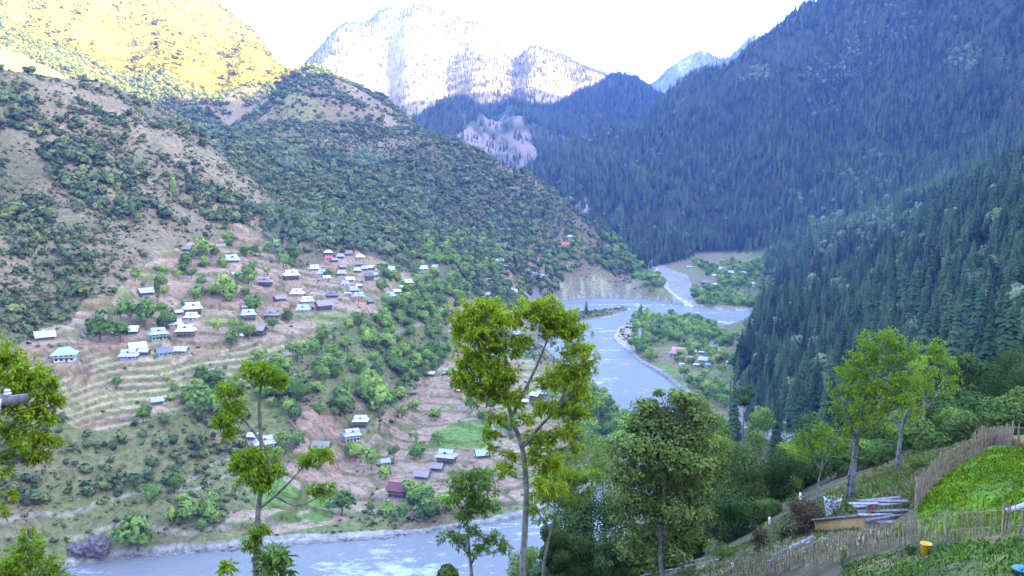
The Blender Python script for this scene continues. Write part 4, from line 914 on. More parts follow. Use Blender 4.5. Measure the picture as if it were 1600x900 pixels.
scatter_stuff('hill_scrub', [q[rest] for q in (x, y, z-.2, h, wd, rot, ix)], ['scr%d' % i for i in range(5)]+['scrL0', 'scrL1', 'scrL2'], 'dark evergreen scrub covering the left hillsides above the village', 'scrub')
for i in ind:
    wh = ('at the left edge, ' if px[i] < 80 else ('above the left terraces, ' if px[i] < 160 else 'on the dry hill above the village, '))+('level with the fields' if py[i] > 440 else ('above the fields' if py[i] > 300 else 'high on the slope'))
    tree_obj('shrub', 'scr%d' % ix[i], (x[i], y[i], z[i]-.2), h[i], wd[i], rot[i], ('%s dark evergreen shrub ' % ('big' if h[i] > 6.5 else 'small'))+wh, 'shrub', ('%s dark shrubs ' % ('big' if h[i] > 6.5 else 'small'))+wh)
print('scrub', n, time.time()-T0)

# broadleaf trees around the village, along the river and on the scrubby bank
Z_ = [([(380,345),(430,330),(520,345),(600,385),(640,410),(560,395),(470,400),(420,390)], 1/60., 'pal', 'pale green tree on the slope above the village'),
      ([(455,560),(520,520),(600,490),(660,450),(720,430),(740,470),(700,520),(700,560),(640,600),(650,650),(560,650),(490,640),(450,610)], 1/70., 'brd', 'round green tree in the wooded gully below the village'),
      ([(640,400),(720,360),(800,330),(850,360),(870,410),(800,425),(700,420),(640,420)], 1/95., 'brd', 'green tree on the wooded slope right of the village'),
      ([(430,228),(470,232),(478,275),(440,282)], 1/60., 'pal', 'bright green tree in the upper green patch on the scrub hill'),
      ([(550,242),(592,238),(602,268),(560,278)], 1/60., 'pal', 'bright green tree in the middle green patch on the scrub hill'),
      ([(300,195),(332,188),(348,218),(316,228)], 1/70., 'pal', 'bright green tree in the gully behind the dry hill'),
      ([(620,290),(680,300),(720,350),(690,380),(640,350)], 1/130., 'pal', 'pale green tree in the gully at the right foot of the scrub hill'),
      ([(760,320),(850,300),(910,335),(930,385),(860,400),(770,395)], 1/150., 'pal', 'pale green bush tree on the green spur above the bluff'),
      ([(720,425),(860,440),(880,460),(820,480),(750,470)], 1/140., 'brd', 'green tree among the far houses above the river'),
      ([(845,398),(930,390),(1000,402),(1040,445),(1030,460),(1000,448),(985,434),(860,431)], 1/50., 'brd', 'green tree on the bluff above the river bend'),
      ([(985,500),(1080,495),(1110,512),(1160,535),(1130,545),(1050,540),(985,545)], 1/85., 'brd', 'green tree on the wooded point inside the river bend'),
      ([(1050,538),(1150,543),(1150,600),(1060,592)], 1/170., 'brd', 'green tree among the roofs of the hotel settlement'),
      ([(970,545),(1000,548),(1060,590),(1110,610),(1150,625),(1130,640),(1070,610),(1000,568)], 1/60., 'brd', 'green tree along the river wall below the red-roofed hotel'),
      ([(1078,458),(1110,450),(1190,470),(1195,486),(1110,482),(1085,474)], 1/60., 'brd', 'bright green tree in the grove across the creek'),
      ([(1080,412),(1200,405),(1230,430),(1200,460),(1130,450),(1100,430)], 1/130., 'brd', 'green tree in the far hamlet below the forest'),
      ([(560,785),(640,790),(760,795),(800,800),(700,812),(570,812)], 1/60., 'brd', 'round green tree in the row along the near river bank'),
      ([(0,660),(110,665),(260,660),(400,640),(420,690),(330,740),(180,790),(0,800)], 1/38., 'scr', 'bushy green shrub on the scrubby bank below the terraces'),
      ([(260,610),(330,600),(430,560),(470,600),(440,640),(330,660),(270,640)], 1/55., 'brd', 'green tree beside the gully at the end of the terraces'),
      ([(190,790),(300,780),(350,800),(320,835),(200,850)], 1/110., 'brd', 'rounded green tree between the footpath and the gravel shore'),
      ([(900,590),(950,640),(1010,680),(960,720),(880,680)], 1/50., 'brd', 'green tree crowding the inner bank of the river'),
      ([(580,430),(640,425),(700,440),(650,470),(600,490)], 1/170., 'brd', 'green tree at the edge of the crowded village'),
      ([(200,440),(330,380),(420,370),(460,420),(380,460),(250,490)], 1/230., 'brd', 'small green tree between the upper village fields'),
      ([(100,505),(200,490),(330,470),(470,470),(440,560),(200,640),(110,600)], 1/800., 'brd', 'small green tree on the terraced fields'),
      ([(440,640),(760,540),(880,640),(800,780),(560,790),(360,800)], 1/900., 'brd', 'small green tree on the valley-floor fields')]
ALLT = []
for q, (poly, d, kind, lab) in enumerate(Z_):
    m_ = zone(poly)*(RD > 5)*(RR > 330)
    x, y, z, rng = grow(m_*d, 430+q); n = len(x)
    hh = rng.normal(*{'brd': (8.6, 2.0), 'pal': (8.5, 1.8), 'scr': (4.6, 1.4)}[kind], n).clip(3, 14)
    for i in range(n): ALLT.append((x[i], y[i], z[i], hh[i], kind, lab, rng.uniform(0, 6.28), int(rng.integers(0, 1000)), rng.uniform(.85, 1.25)))
NT = [(358,450,36,'brd','big round green tree cluster at the left end of the big bare field'),(388,432,26,'brd','round green tree in front of the flat pale-roofed shed'),(316,391,30,'brd','bright green tree just right of the tiny dark hut'),(320,411,18,'brd','small green tree below the bright tree near the highest fields'),
 (228,497,42,'brd','wide green tree above the low white-roofed house on the left fields'),(262,500,30,'brd','green tree touching the left side of the left hamlet'),(155,513,46,'brd','largest round green tree on the left fields'),(362,531,26,'brd','dark round tree beside the low pale flat-roofed house'),(514,428,16,'brd','green tree inside the crowded village between pale roofs'),
 (462,398,28,'brd','green tree above the white-roofed timber house'),(436,398,32,'pal','pale green tree above the bare field, right of the highest farmhouse'),(624,412,26,'pal','bright pale tree at the upper right end of the village'),(533,630,46,'brd','large bushy green tree above the ploughed valley field'),(593,632,48,'brd','large flat-topped green tree clump beside the pair of houses'),
 (576,598,40,'brd','round bright green tree in the middle of the gully'),(684,684,26,'brd','round dark green tree beside the green lawn plot'),(580,720,34,'brd','dark green round tree left of the small bluish house'),(602,740,24,'brd','green tree in front of the small bluish house'),(648,708,22,'brd','round green tree above the farm row'),
 (757,693,12,'pop','small narrow tree behind the blue-roofed timber house'),(650,689,11,'pop','small narrow tree left of the round dark green tree'),(272,753,32,'brd','bright round tree standing alone on the scrubby bank above the path'),(224,651,28,'brd','green tree left of the small bluish-roofed hut'),(215,836,56,'brd','biggest round bright tree above the gravel shore'),
 (336,806,28,'brd','green tree above the shore terraces, right of a pair'),(318,822,20,'brd','small green tree above the shore terraces, left of a pair'),(534,785,44,'brd','round bright green tree on the shore field left of the young tree'),(668,798,44,'brd','bushy green tree by the river below the maroon-roofed house'),(630,803,30,'brd','low green tree by the river, left of the bushy one'),
 (470,612,38,'brd','dark green tree left of the large bushy tree in the gully'),(300,615,40,'brd','bushy green tree at the end of the green terraces'),(310,640,44,'brd','dark wide tree below the end of the terraces'),(1000,500,12,'pop','narrow tree on the sandy tip of the river point'),(1012,518,16,'pop','slim poplar near the tip of the river point'),
 (188,330,14,'pop','slim pale poplar on the upper left slope, left of a pair'),(208,340,14,'pop','slim pale poplar on the upper left slope, right of a pair'),(270,310,16,'pop','slim poplar high above the fields'),(440,350,16,'pop','slim poplar on the slope above the village, left'),(466,355,16,'pop','slim poplar on the slope above the village, right'),(247,470,14,'pop','slim poplar beside the lone dark timber barn'),
 (78,272,18,'pal','single yellow-green tree high on the dry left hill'),(123,325,18,'pal','yellow-green tree low on the dry left hill'),(140,300,16,'pal','yellow-green tree between the two others on the dry hill')]
for q, (px_, py_, w_, kd, lb_) in enumerate(NT):
    p = hit(px_, py_+w_*.45, rmin=300); W_ = w_*math.hypot(p[0], p[1])/FPX; h_ = W_*(2.6 if kd == 'pop' else 1.05)
    tree_obj('poplar_tree' if kd == 'pop' else 'broadleaf_tree', '%s%d' % (kd, q % 3), (p[0], p[1], p[2]-.15), h_, W_*(2.6 if kd == 'pop' else 1.1), q*1.3, lb_, 'tree', None)
ALLT = [a for a in ALLT if all((a[0]-hx)**2+(a[1]-hy)**2 > hr*hr for hx, hy, hr in HOUSE_XY)]
nv = {'brd': 6, 'pal': 3, 'scr': 5}
def lab2(a):
    px_ = float(project(a[0], a[1], a[2])[0]); zx = {'wooded gully': (520, 600, 660), 'slope above the village': (440, 500, 560), 'scrubby bank': (100, 220, 330), 'river wall': (1000, 1050, 1100)}
    side = ''
    for k_, (b0, b1, b2) in zx.items():
        if k_ in a[5]: side = ', '+('far left' if px_ < b0 else ('left of its middle' if px_ < b1 else ('right of its middle' if px_ < b2 else 'far right')))
    l_ = ('larger ' if a[3] > (9 if a[4] != 'scr' else 5) else 'smaller ')+a[5]+side
    return l_, ('shrub' if a[4] == 'scr' else 'tree'), 'trees: '+l_
for kind, nm, onm in (('brd', 'broadleaf_wood', 'broadleaf_tree'), ('pal', 'pale_wood', 'pale_tree'), ('scr', 'bank_scrub', 'bank_shrub')):
    Lk = [a for a in ALLT if a[4] == kind]; Lk.sort(key=lambda a: -a[3]/math.hypot(a[0], a[1])); keep_n = {'brd': 260, 'pal': 150, 'scr': 120}[kind]
    for a in Lk[:keep_n]:
        tree_obj(onm, '%s%d' % (kind, a[7] % nv[kind]), (a[0], a[1], a[2]-.15), a[3], a[3]*a[8], a[6], *lab2(a), )
    R_ = np.array([(a[0], a[1], a[2]-.15, a[3], a[3]*a[8], a[6], a[7] % nv[kind]) for a in Lk[keep_n:]])
    if len(R_): scatter_stuff(nm, [R_[:, i] for i in range(7)], ['%s%d' % (kind, i) for i in range(nv[kind])], {'brd': 'green broadleaf woodland in the valley round the village', 'pal': 'pale green woodland on the slope above the village', 'scr': 'low green scrub on the bank below the terraces'}[kind], 'woodland')
    print(kind, len(Lk))
# low ground scrub: countless little bushes on banks and slopes
Db = np.where((REG <= 1) & (TH < math.radians(9)) & (RR > 330) & (RR < 1500) & ~fm & (RD > 8), 1/26.*sstep(-.35, .25, nE), 0)
Db = np.where(RISER > .5, 1/260., Db)
x, y, z, rng = grow(Db, 470); n = len(x); h = rng.normal(1.5, .5, n).clip(.6, 3)
scatter_stuff('low_bushes', (x, y, z-.1, h, h*1.3, rng.uniform(0, 6, n), rng.integers(0, 3, n)), ['bsh0', 'bsh1', 'bsh2'], 'low bushes dotted over banks and field edges', 'bushes')
print('bushes', n, time.time()-T0)

# grass tufts and stones: fine speckle of the open slopes
Dt = np.where((REG <= 1) & (TH < math.radians(8)) & (RR > 330) & (RR < 1150) & (RD > 4), 1/9.*sstep(-.5, .3, nE+.3*nD), 0)*np.where(fm, .12, 1)
x, y, z, rng = grow(Dt, 475); n = len(x); h = np.exp(rng.normal(-.35, .4, n)).clip(.3, 1.6)
scatter_stuff('grass_tufts', (x, y, z-.05, h, h*1.5, rng.uniform(0, 6, n), rng.integers(0, 3, n)), ['tft0', 'tft1', 'tft2'], 'grass tufts and tiny shrubs speckling the open slopes', 'grass')
print('tufts', n, time.time()-T0)
# ------------------------------------------------------------------ foreground trees on the near bank
M_YG = leafmat('yellow_green_leaves', (.125,.205,.012), (.40,.52,.04), .12, .4)
M_MG = leafmat('mid_green_leaves', (.085,.155,.03), (.26,.37,.065), .2, .3)
M_DG = leafmat('dark_green_leaves', (.034,.066,.020), (.125,.185,.050), .25, .2)
M_OL = leafmat('olive_leaves', (.020,.042,.012), (.27,.34,.085), .1, .25)
M_RB = leafmat('russet_leaves', (.07,.045,.025), (.20,.13,.07), .1, .2)
M_TRK = barkmat('pale_bark', (.07,.06,.05), (.26,.23,.19), 5.0, .5)
M_TRD = barkmat('lopped_bark', (.022,.02,.02), (.27,.26,.25), 3.2, .8)
def sprays(g, Cn, Out, rng, L, k, tint, mi=0):
    """tufts of long leaflets that fan out and droop"""
    n = len(Cn); Cn = np.repeat(Cn, k, 0); Out = np.repeat(Out, k, 0); tint = np.repeat(tint, k)+rng.uniform(-.22, .22, n*k)
    d = unit(Out*.55+rng.normal(size=(n*k, 3))*.75+np.array([0, 0, -.10])); l = (L*rng.uniform(.6, 1.25, n*k))[:, None]
    s = unit(np.cross(d, np.array([0, 0, 1.])+rng.normal(size=(n*k, 3))*.3)); up = unit(np.cross(s, d)); sg = np.sign(up[:, 2:3]+1e-6); up = up*sg; s = s*sg
    o = Cn+d*l*.15*rng.uniform(0, 2, (n*k, 1)); w_ = l*.17
    a = o; b = o+d*l*.5-s*w_+up*l*.05; c = o+d*l-np.array([0, 0, 1])*l*.22; e = o+d*l*.5+s*w_+up*l*.05
    g.add(np.stack([a, e, c, b], 1).reshape(-1, 3), np.arange(n*k*4).reshape(-1, 4), np.repeat(np.clip(tint, 0, 1), 4), np.repeat(unit(up*.8+Out*.5), 4, 0), mi)
def fix_up(me): return me
def smooth_line(p, m):
    p = np.asarray(p, float); t = np.linspace(0, len(p)-1, m); i = np.clip(t.astype(int), 0, len(p)-2); f = (t-i)[:, None]
    p0, p1, p2, p3 = p[np.maximum(i-1, 0)], p[i], p[i+1], p[np.minimum(i+2, len(p)-1)]
    return .5*(2*p1+(p2-p0)*f+(2*p0-5*p1+4*p2-p3)*f**2+(3*p1-p0-3*p2+p3)*f**3)
def fgtree(name, label, r, trunk, tr0, tr1, limbs, blobs, seed, leaf=M_YG, L=.30, k=15, dens=.045, bark=M_TRK, kind='spray', group=None):
    rng = np.random.default_rng(seed)
    P = np.array([PT(x, y, r+dr) for x, y, dr in [(q+(0,))[:3] for q in trunk]])
    b = P[0].copy(); zb_ = float(H(b[0], b[1])); base = np.array([b[0], b[1], zb_])
    if b[2] > zb_+.3: P = np.r_[[base-[0, 0, .4]], P]
    else: P[0][2] = zb_-.3
    e = link(name, None, label=label, category='tree'); e.location = base
    if group: e['group'] = group
    T = smooth_line(P, 26); tl = np.linspace(0, 1, 26); rad = tr0+(tr1-tr0)*tl
    g = Geo(); tube(g, T-base, rad*(1+.5*np.exp(-tl*18)), 9); tm = g.mesh('trunk'); link('trunk', tm, bark, e)
    B = [(np.array(PT(x, y, r+rng.uniform(-1, 1)*rd*r/FPX*.8)), rd*r/FPX) for x, y, rd in blobs]
    paths = [T]
    for lm in limbs:
        Q = np.array([PT(x, y, r+dr) for x, y, dr in [(q+(0,))[:3] for q in lm]]); Q = smooth_line(Q, 12); paths.append(Q)
        g = Geo(); tube(g, Q-base, np.linspace(tr0*.48, tr1*.5, 12), 6); link('limb', g.mesh('limb'), bark, e)
    allp = np.concatenate([p[len(p)//3:] for p in paths]); g = Geo()
    for c, R in B:
        cand = allp[allp[:, 2] < c[2]+.2]; cand = cand if len(cand) else allp
        q = cand[np.argmin(np.linalg.norm(cand-c, axis=1)+.25*np.abs(cand[:, 2]-c[2]))]
        m_ = (q+c)/2+np.array([0, 0, -.15])*R+rng.normal(0, .06, 3)
        tube(g, smooth_line([q, m_, c], 7)-base, np.linspace(max(.02, tr1*.45), .012, 7), 5)
        for _ in range(4):
            t_ = c+unit(rng.normal(size=3)*[1, 1, .6]+[0, 0, .3])*R*.75; tube(g, smooth_line([m_, (m_+t_)/2+rng.normal(0, .05, 3), t_], 5)-base, np.linspace(.02, .007, 5), 4)
    link('branches', g.mesh('branches'), bark, e, kind='stuff')
    g = Geo()
    for (c, R), (bx_, by_, rd) in zip(B, blobs):
        n = max(6, int(rd*rd*dens)) if kind == 'spray' else max(40, int(rd*rd*dens))
        d = unit(rng.normal(size=(n, 3))); d[:, 2] = np.where(d[:, 2] < -.5, -d[:, 2], d[:, 2]); rr_ = R*rng.uniform(.12, 1.30, (n, 1))**.75*(1+.25*vnoise(d[:, :1]*2.3+seed, d[:, 1:2]*2.3+d[:, 2:]*1.7, seed))
        Cn = c+d*rr_*[1, 1, .82]; lb = rng.uniform(-.12, .12)
        tint = .34+lb+.30*d[:, 2]+.25*(rr_[:, 0]/R-.6)+rng.uniform(-.12, .15, n)  # upper and outer leaves brighter, interior darker: shading put into the tint
        if kind == 'spray': sprays(g, Cn-base, d, rng, L, k, tint)
        else: leaves(g, Cn-base, d, L, rng, tint+rng.uniform(-.2, .25, n), .75, .1, .7)
    link('crown', g.mesh('crown'), leaf, e)
    return e
fgtree('tall_tree', 'tall slender tree with bright yellow-green crown rising from the bottom centre', 42,
  [(816,905),(820,830),(822,760),(816,700),(800,655),(788,600),(790,560,-.5),(778,520,-.5)], .19, .06,
  [[(816,700),(845,665),(868,640),(885,600),(880,560)], [(790,610),(770,585),(752,560),(745,520)], [(868,640),(900,610),(915,580)], [(800,650),(830,590),(850,545),(858,520)]],
  [(735,500,30),(765,490,26),(790,505,22),(722,520,16),(745,530,30),(775,545,28),(735,565,24),(760,585,30),(722,595,20),(790,590,24),(770,620,26),(745,615,20),(800,625,18),
   (830,490,26),(858,482,20),(880,505,26),(900,525,22),(868,520,24),(845,505,16),(905,555,24),(915,580,18),(885,590,26),(860,600,20),(900,620,26),(880,645,24),(910,650,14),(850,640,18),
   (775,660,16),(765,680,12),(835,690,18),(860,690,22),(890,675,18),(795,715,12),(790,735,14),(840,720,18),(862,735,24),(850,765,18),(875,770,16),(812,540,15),(820,655,14),(768,702,10),(900,700,12),(835,800,10)], 1, L=.24, dens=.13)
fgtree('slender_tree', 'slender bare-stemmed tree with tufted yellow-green leaves at the lower left', 36,
  [(400,905),(402,840),(404,790),(412,740),(408,690),(405,640),(408,600),(412,585)], .15, .035,
  [[(404,795),(430,775),(460,745),(485,715)], [(430,775),(465,790),(500,775)], [(408,690),(385,660),(365,640),(358,615)]],
  [(392,585,20),(420,590,22),(438,602,14),(408,575,12),(356,615,18),(366,640,18),(352,660,18),(362,680,14),(386,720,20),(410,715,20),(425,738,20),(395,745,22),(412,760,18),(375,735,14),
   (490,718,17),(508,712,14),(475,722,12),(500,770,15),(515,765,9),(405,835,16),(395,850,14),(408,868,12)], 2, L=.20, dens=.11)
fgtree('sapling', 'young sapling with long green leaflets in front of the river, bottom left', 35, [(430,930),(432,900),(436,880)], .04, .015, [], [(436,868,14),(428,885,14),(445,890,12),(420,880,9)], 3, M_MG, .42, 9, .06)
fgtree('sapling', 'tip of a small bright sapling at the bottom edge left of the slender tree', 35, [(348,935),(350,905),(350,892)], .03, .012, [], [(350,890,10),(358,885,6)], 4, M_YG, .33, 9, .08)
fgtree('young_tree', 'young green tree with dense rounded crown left of the tall tree trunk', 50,
  [(737,910),(733,860),(730,810),(732,770)], .14, .04, [[(737,880),(755,850),(765,835)], [(735,870),(712,845),(700,835)]],
  [(715,755,20),(742,748,22),(728,775,26),(760,765,20),(708,785,18),(745,795,22),(722,810,18),(762,790,14),(700,840,14),(720,850,16),(770,845,18),(752,860,18),(740,835,14),(785,860,14)], 5, M_MG, .24, 13, .11)
fgtree('yellowish_tree', 'yellowish tree with thin leaning trunk right of the tall tree', 54,
  [(848,905),(856,850),(870,800),(885,760)], .13, .04, [[(862,830),(840,800),(835,780)]],
  [(855,755,20),(880,745,22),(905,750,20),(845,780,18),(870,780,20),(895,785,18),(920,770,14),(930,745,16),(860,810,14),(840,815,10)], 6, M_YG, .24, 13, .09)
fgtree('edge_tree', 'leafy yellow-green tree spilling in from the left edge', 27,
  [(-60,905),(-55,800),(-45,700),(-40,600)], .16, .05, [[(-45,690),(-10,640),(20,600)], [(-50,740),(0,680),(50,640)], [(-45,720),(20,700),(60,690)]],
  [(-10,560,28),(18,570,24),(8,600,26),(35,595,22),(60,590,20),(80,600,14),(40,620,22),(70,625,20),(90,632,12),(10,640,20),(45,650,20),(75,655,16),(30,685,20),(60,690,20),(5,680,18),(85,690,12),(15,715,18),(45,715,16),(70,712,12),(5,745,14),(20,775,10),(0,800,10)], 7, M_YG, .15, 13, .10)
e_ = fgtree('pointed_tree', 'pointed yellow-green bushy tree in the bottom left corner', 44,
  [(45,950),(45,900),(44,850),(44,825)], .15, .04, [],
  [(44,828,9),(40,845,14),(52,850,14),(35,865,18),(58,868,17),(20,880,18),(45,885,22),(75,885,18),(5,890,18),(90,895,14),(25,900,20),(65,905,20),(-15,905,20),(105,910,12)], 8, M_YG, .18, 12, .12)
fgtree('dense_olive_tree', 'large dense olive-green tree with pale leaf tips right of centre', 50,
  [(1035,915),(1032,860),(1035,800),(1040,720)], .22, .08, [[(1034,850),(1010,790),(1000,740)], [(1034,840),(1060,780),(1075,710)]],
  [(x_, y_, int(r_*1.05)) for x_, y_, r_ in [(1078,640,30),(1060,625,18),(1095,660,24),(1010,640,20),(1000,670,28),(1030,665,32),(1065,680,36),(1095,700,26),(985,705,32),(1020,710,36),(1060,725,38),(1098,735,24),(975,745,28),(1005,755,34),(1045,765,38),(1085,770,30),
   (980,785,26),(1015,800,32),(1055,810,34),(1090,805,24),(965,815,14),(1000,840,24),(1040,845,28),(1075,840,22),(1020,640,14),(1030,615,9),(985,865,22),(1060,872,22),(1020,880,20)]], 9, M_OL, .17, 1, 1.9, kind='leaf')
fgtree('feathery_tree', 'big feathery yellow-green tree with two scarred grey trunks at the right', 58,
  [(1330,782),(1333,740),(1337,700),(1345,650),(1355,600)], .22, .08, [[(1322,780),(1328,735),(1338,690)], [(1338,690),(1320,640),(1315,600)], [(1345,660),(1375,620),(1390,580)], [(1340,680),(1370,660),(1400,625)]],
  [(1318,590,20),(1335,570,22),(1355,545,24),(1385,535,24),(1410,545,20),(1345,590,24),(1370,570,26),(1400,575,24),(1425,560,14),(1310,615,16),(1330,620,24),(1360,615,26),(1390,610,24),(1415,600,18),(1302,640,14),(1325,650,20),(1355,645,24),(1385,640,22),(1410,630,18),(1320,675,14),(1345,670,16),(1375,668,16)], 10, M_YG, .26, 10, .085, bark=M_TRD)
fgtree('scarred_tree', 'tree with a scarred black and white trunk between the two yellow-green crowns', 66,
  [(1402,737),(1405,700),(1412,660),(1428,620)], .2, .07, [[(1410,670),(1385,640),(1375,610)], [(1414,655),(1440,630),(1455,610)]],
  [(1425,600,20),(1440,580,20),(1410,620,18),(1450,610,16),(1430,640,16),(1395,600,16)], 11, M_YG, .28, 9, .08, bark=M_TRD)
fgtree('forked_tree', 'yellow-green tree with pale forked trunk standing behind the lawn fence', 85,
  [(1440,712),(1443,670),(1446,630),(1455,590)], .18, .05, [[(1446,640),(1470,610),(1485,590)], [(1446,625),(1435,590),(1430,565)]],
  [(1455,555,18),(1440,570,18),(1470,545,14),(1475,570,20),(1488,600,14),(1495,612,9),(1460,590,18),(1435,595,16),(1478,620,12),(1450,620,14),(1460,535,9)], 12, M_YG, .34, 9, .09)
fgtree('small_forked_tree', 'small yellow-green tree with thin forked trunk beside the white planter', 56,
  [(1277,785),(1279,755),(1283,735)], .10, .05, [[(1283,735),(1272,715),(1262,695)], [(1283,735),(1296,712),(1302,690)], [(1284,732),(1286,705),(1285,685)]],
  [(1262,690,16),(1280,678,18),(1298,685,16),(1252,705,12),(1275,700,14),(1305,705,12),(1310,695,9),(1245,695,9)], 13, M_YG, .24, 10, .09)
# trees and thickets of the near bank, each grown to its own height
def bank_tree(px, top, r, wpx, mat, label, seed, n=1500, size=.042, name='bank_tree', rx=.42, cat='tree'):
    x, y, zt_ = PT(px, top, r); z0 = float(H(x, y)); h = max(1.0, zt_-z0); W = wpx*r/FPX
    rng = np.random.default_rng(seed); z_low = .02 if cat == 'bush' else max(.04, 1-min(.92, (W*1.5)/h)); rz = (1-z_low)/2
    e = link(name, None, label=label, category=cat); e.location = (x, y, z0-.1)
    gc = broad(seed, n, 1.0, .5, rz, z_low, 12) if False else None
    g = Geo(); L = [(np.array([math.cos(a)*q*.5*W, math.sin(a)*q*.5*W, (z_low+rz*2*u)*h]), W*.5*rng.uniform(.38, .62)) for a, q, u in zip(rng.uniform(0, 6.28, 14), rng.uniform(.1, .62, 14)*1.0, np.linspace(.14, .86, 14))]
    wgt = np.array([l[1]**2 for l in L]); k = rng.choice(14, n, p=wgt/wgt.sum()); d = unit(rng.normal(size=(n, 3)))
    rr_ = np.array([l[1] for l in L])[k][:, None]*rng.uniform(.35, 1.05, (n, 1))**.6
    P = np.array([l[0] for l in L])[k]+d*rr_*[1, 1, .9]; P[:, 2] = np.minimum(P[:, 2], h*rng.uniform(.93, 1.02, n)); P[:, 2] = np.maximum(P[:, 2], .1)
    out = unit(P-np.array([0, 0, h*(z_low+rz)])); tint = .3+.3*d[:, 2]+.2*rng.uniform(-1, 1, n)+.25*rng.uniform(-.5, .5, 14)[k]
    leaves(g, P, unit(out*.4+d*.8), size, rng, tint, .8, .15, .7); link('crown', g.mesh('crown'), mat, e)
    g = Geo(); hh = h*(z_low+rz*1.2); z = np.linspace(-.2, hh, 8); sx = np.cumsum(rng.normal(0, .012*h, 8))*.5
    tube(g, np.stack([sx-sx[0], sx*.4-sx[0]*.4, z], -1), np.linspace(.018*h+.05, .02, 8), 7); link('trunk', g.mesh('trunk'), M_BARK, e)
    return e
BT = [(890,690,80,100,M_MG,'green tree in front of the inner river bank right of the tall tree'),(948,672,92,110,M_MG,'leafy green tree between the tall tree and the olive tree'),(905,765,66,90,M_DG,'dark tree low on the bank below the leafy green tree'),
 (960,775,64,110,M_DG,'dark broad tree left of the large olive tree'),(915,835,58,90,M_DG,'dark shrubby tree at the bottom between two leaning trunks'),(1118,672,80,70,M_MG,'green tree peeping over the right shoulder of the olive tree'),
 (1162,688,72,95,M_DG,'dark rounded tree right of the olive tree'),(1150,770,63,100,M_DG,'lower dark thicket right of the olive tree'),(1212,700,80,85,M_DG,'dark tree behind the russet bush'),(1240,690,86,70,M_MG,'olive tinted tree behind the small forked tree'),
 (1195,780,64,70,M_DG,'dark thicket between the olive tree and the russet bush'),(1300,700,92,90,M_DG,'dark tree behind the two scarred trunks'),(1365,690,100,90,M_DG,'dark tree right of the two scarred trunks'),(1425,680,112,70,M_DG,'dark tree behind the forked tree trunk'),
 (1490,655,96,60,M_DG,'dark bush tree just left of the lawn fence corner'),(1462,690,88,40,M_DG,'low dark tree beside the forked trunk'),(1505,545,150,55,M_DG,'dark tree standing above the sandy mound, leftmost of three'),(1548,560,140,60,M_DG,'dark tree above the sandy mound, middle of three'),
 (1580,535,118,80,M_DG,'tall dark tree at the right edge above the lawn'),(1610,560,105,70,M_DG,'dark tree cut off by the right edge'),(705,882,46,55,M_DG,'dark round bush at the bottom edge left of the tall trunk'),(1075,815,62,60,M_DG,'dark bush under the olive tree'),
 (1190,632,230,50,M_MG,'pale teal tree at the foot of the conifer slope'),(1165,600,260,24,M_DG,'narrow dark tree above the pale teal tree'),(1250,655,190,60,M_DG,'dark tree below the roadside at the slope foot'),(1120,645,170,50,M_MG,'green tree seen over the olive tree top'),
 (1270,640,230,60,M_DG,'dark tree on the lower conifer slope behind the small forked tree'),(1440,600,170,60,M_DG,'dark tree in the shadow behind the yellow-green crowns'),(1390,640,150,70,M_DG,'dark tree beneath the feathery crown'),(1330,640,170,70,M_DG,'dark tree behind the feathery crown base'),
 (870,815,56,60,M_DG,'dark narrow tree beside the leaning trunk'),(985,850,62,60,M_DG,'dark shrub under the left side of the olive tree'),(820,850,75,80,M_MG,'green shrub behind the tall trunk near the river'),(1030,690,110,60,M_DG,'dark tree hidden behind the olive tree')]
for i, (px, top, r, wpx, mt, lab) in enumerate(BT):
    bank_tree(px, top, r, wpx, mt, lab, 700+i, 10000 if r < 120 else 3000, .145 if r < 120 else .42, 'bank_bush' if 'bush' in lab and 'tree' not in lab else 'bank_tree')
# drooping dark conifer low in the thicket
def near_conifer(px, top, r, wpx, label, seed):
    x, y, zt_ = PT(px, top, r); z0 = float(H(x, y)); h = zt_-z0; e = link('conifer_tree', None, label=label, category='tree'); e.location = (x, y, z0)
    g = conifer(seed, 30, 14, .5*wpx*r/FPX/h*1.2); me = g.mesh('crown'); c = link('crown', me, M_CON, e); c.scale = (h, h, h)
    t_ = link('trunk', thin(3).mesh('trunk'), M_BARK, e); t_.scale = (h, h, h)
near_conifer(868, 800, 70, 90, 'dark drooping conifer low in the thicket right of the tall trunk', 900)
near_conifer(1150, 575, 420, 30, 'dark pointed conifer at the left foot of the conifer slope', 901)
near_conifer(1216, 610, 330, 28, 'dark pointed conifer beside the road at the slope foot', 902)
# undergrowth of the near bank
inb = (RR > 55) & (RR < 330) & (PXG > 850) & (TH < math.radians(32)) & (PYG > 560)
lawn_z = ((PXG > 1100) & (RR < 80))
x, y, z, rng = grow(np.where(inb & ~lawn_z, 1/9., 0)*(GZ > 4), 480); n = len(x); h = rng.normal(2.2, .8, n).clip(.7, 5)
PRO['und0'] = (None, None, two(broad(951, 1700, .055, .6, .42, .02, 6), None, 'und0', M_DG, M_BARK)); PRO['und1'] = (None, None, two(broad(952, 1700, .055, .6, .42, .02, 6), None, 'und1', M_MG, M_BARK))
scatter_stuff('undergrowth', (x, y, z-.2, h, h*1.3, rng.uniform(0, 6, n), (rng.random(n) < .25).astype(int)), ['und0', 'und1'], 'dark undergrowth covering the near river bank', 'undergrowth')
print('foreground', time.time()-T0)

p = hit(916, 492); tree_obj('conifer_tree', 'conB1', (p[0], p[1], p[2]), 20, 17, 0, 'lone dark conifer on the grassy spit in the river bend', 'tree', None)
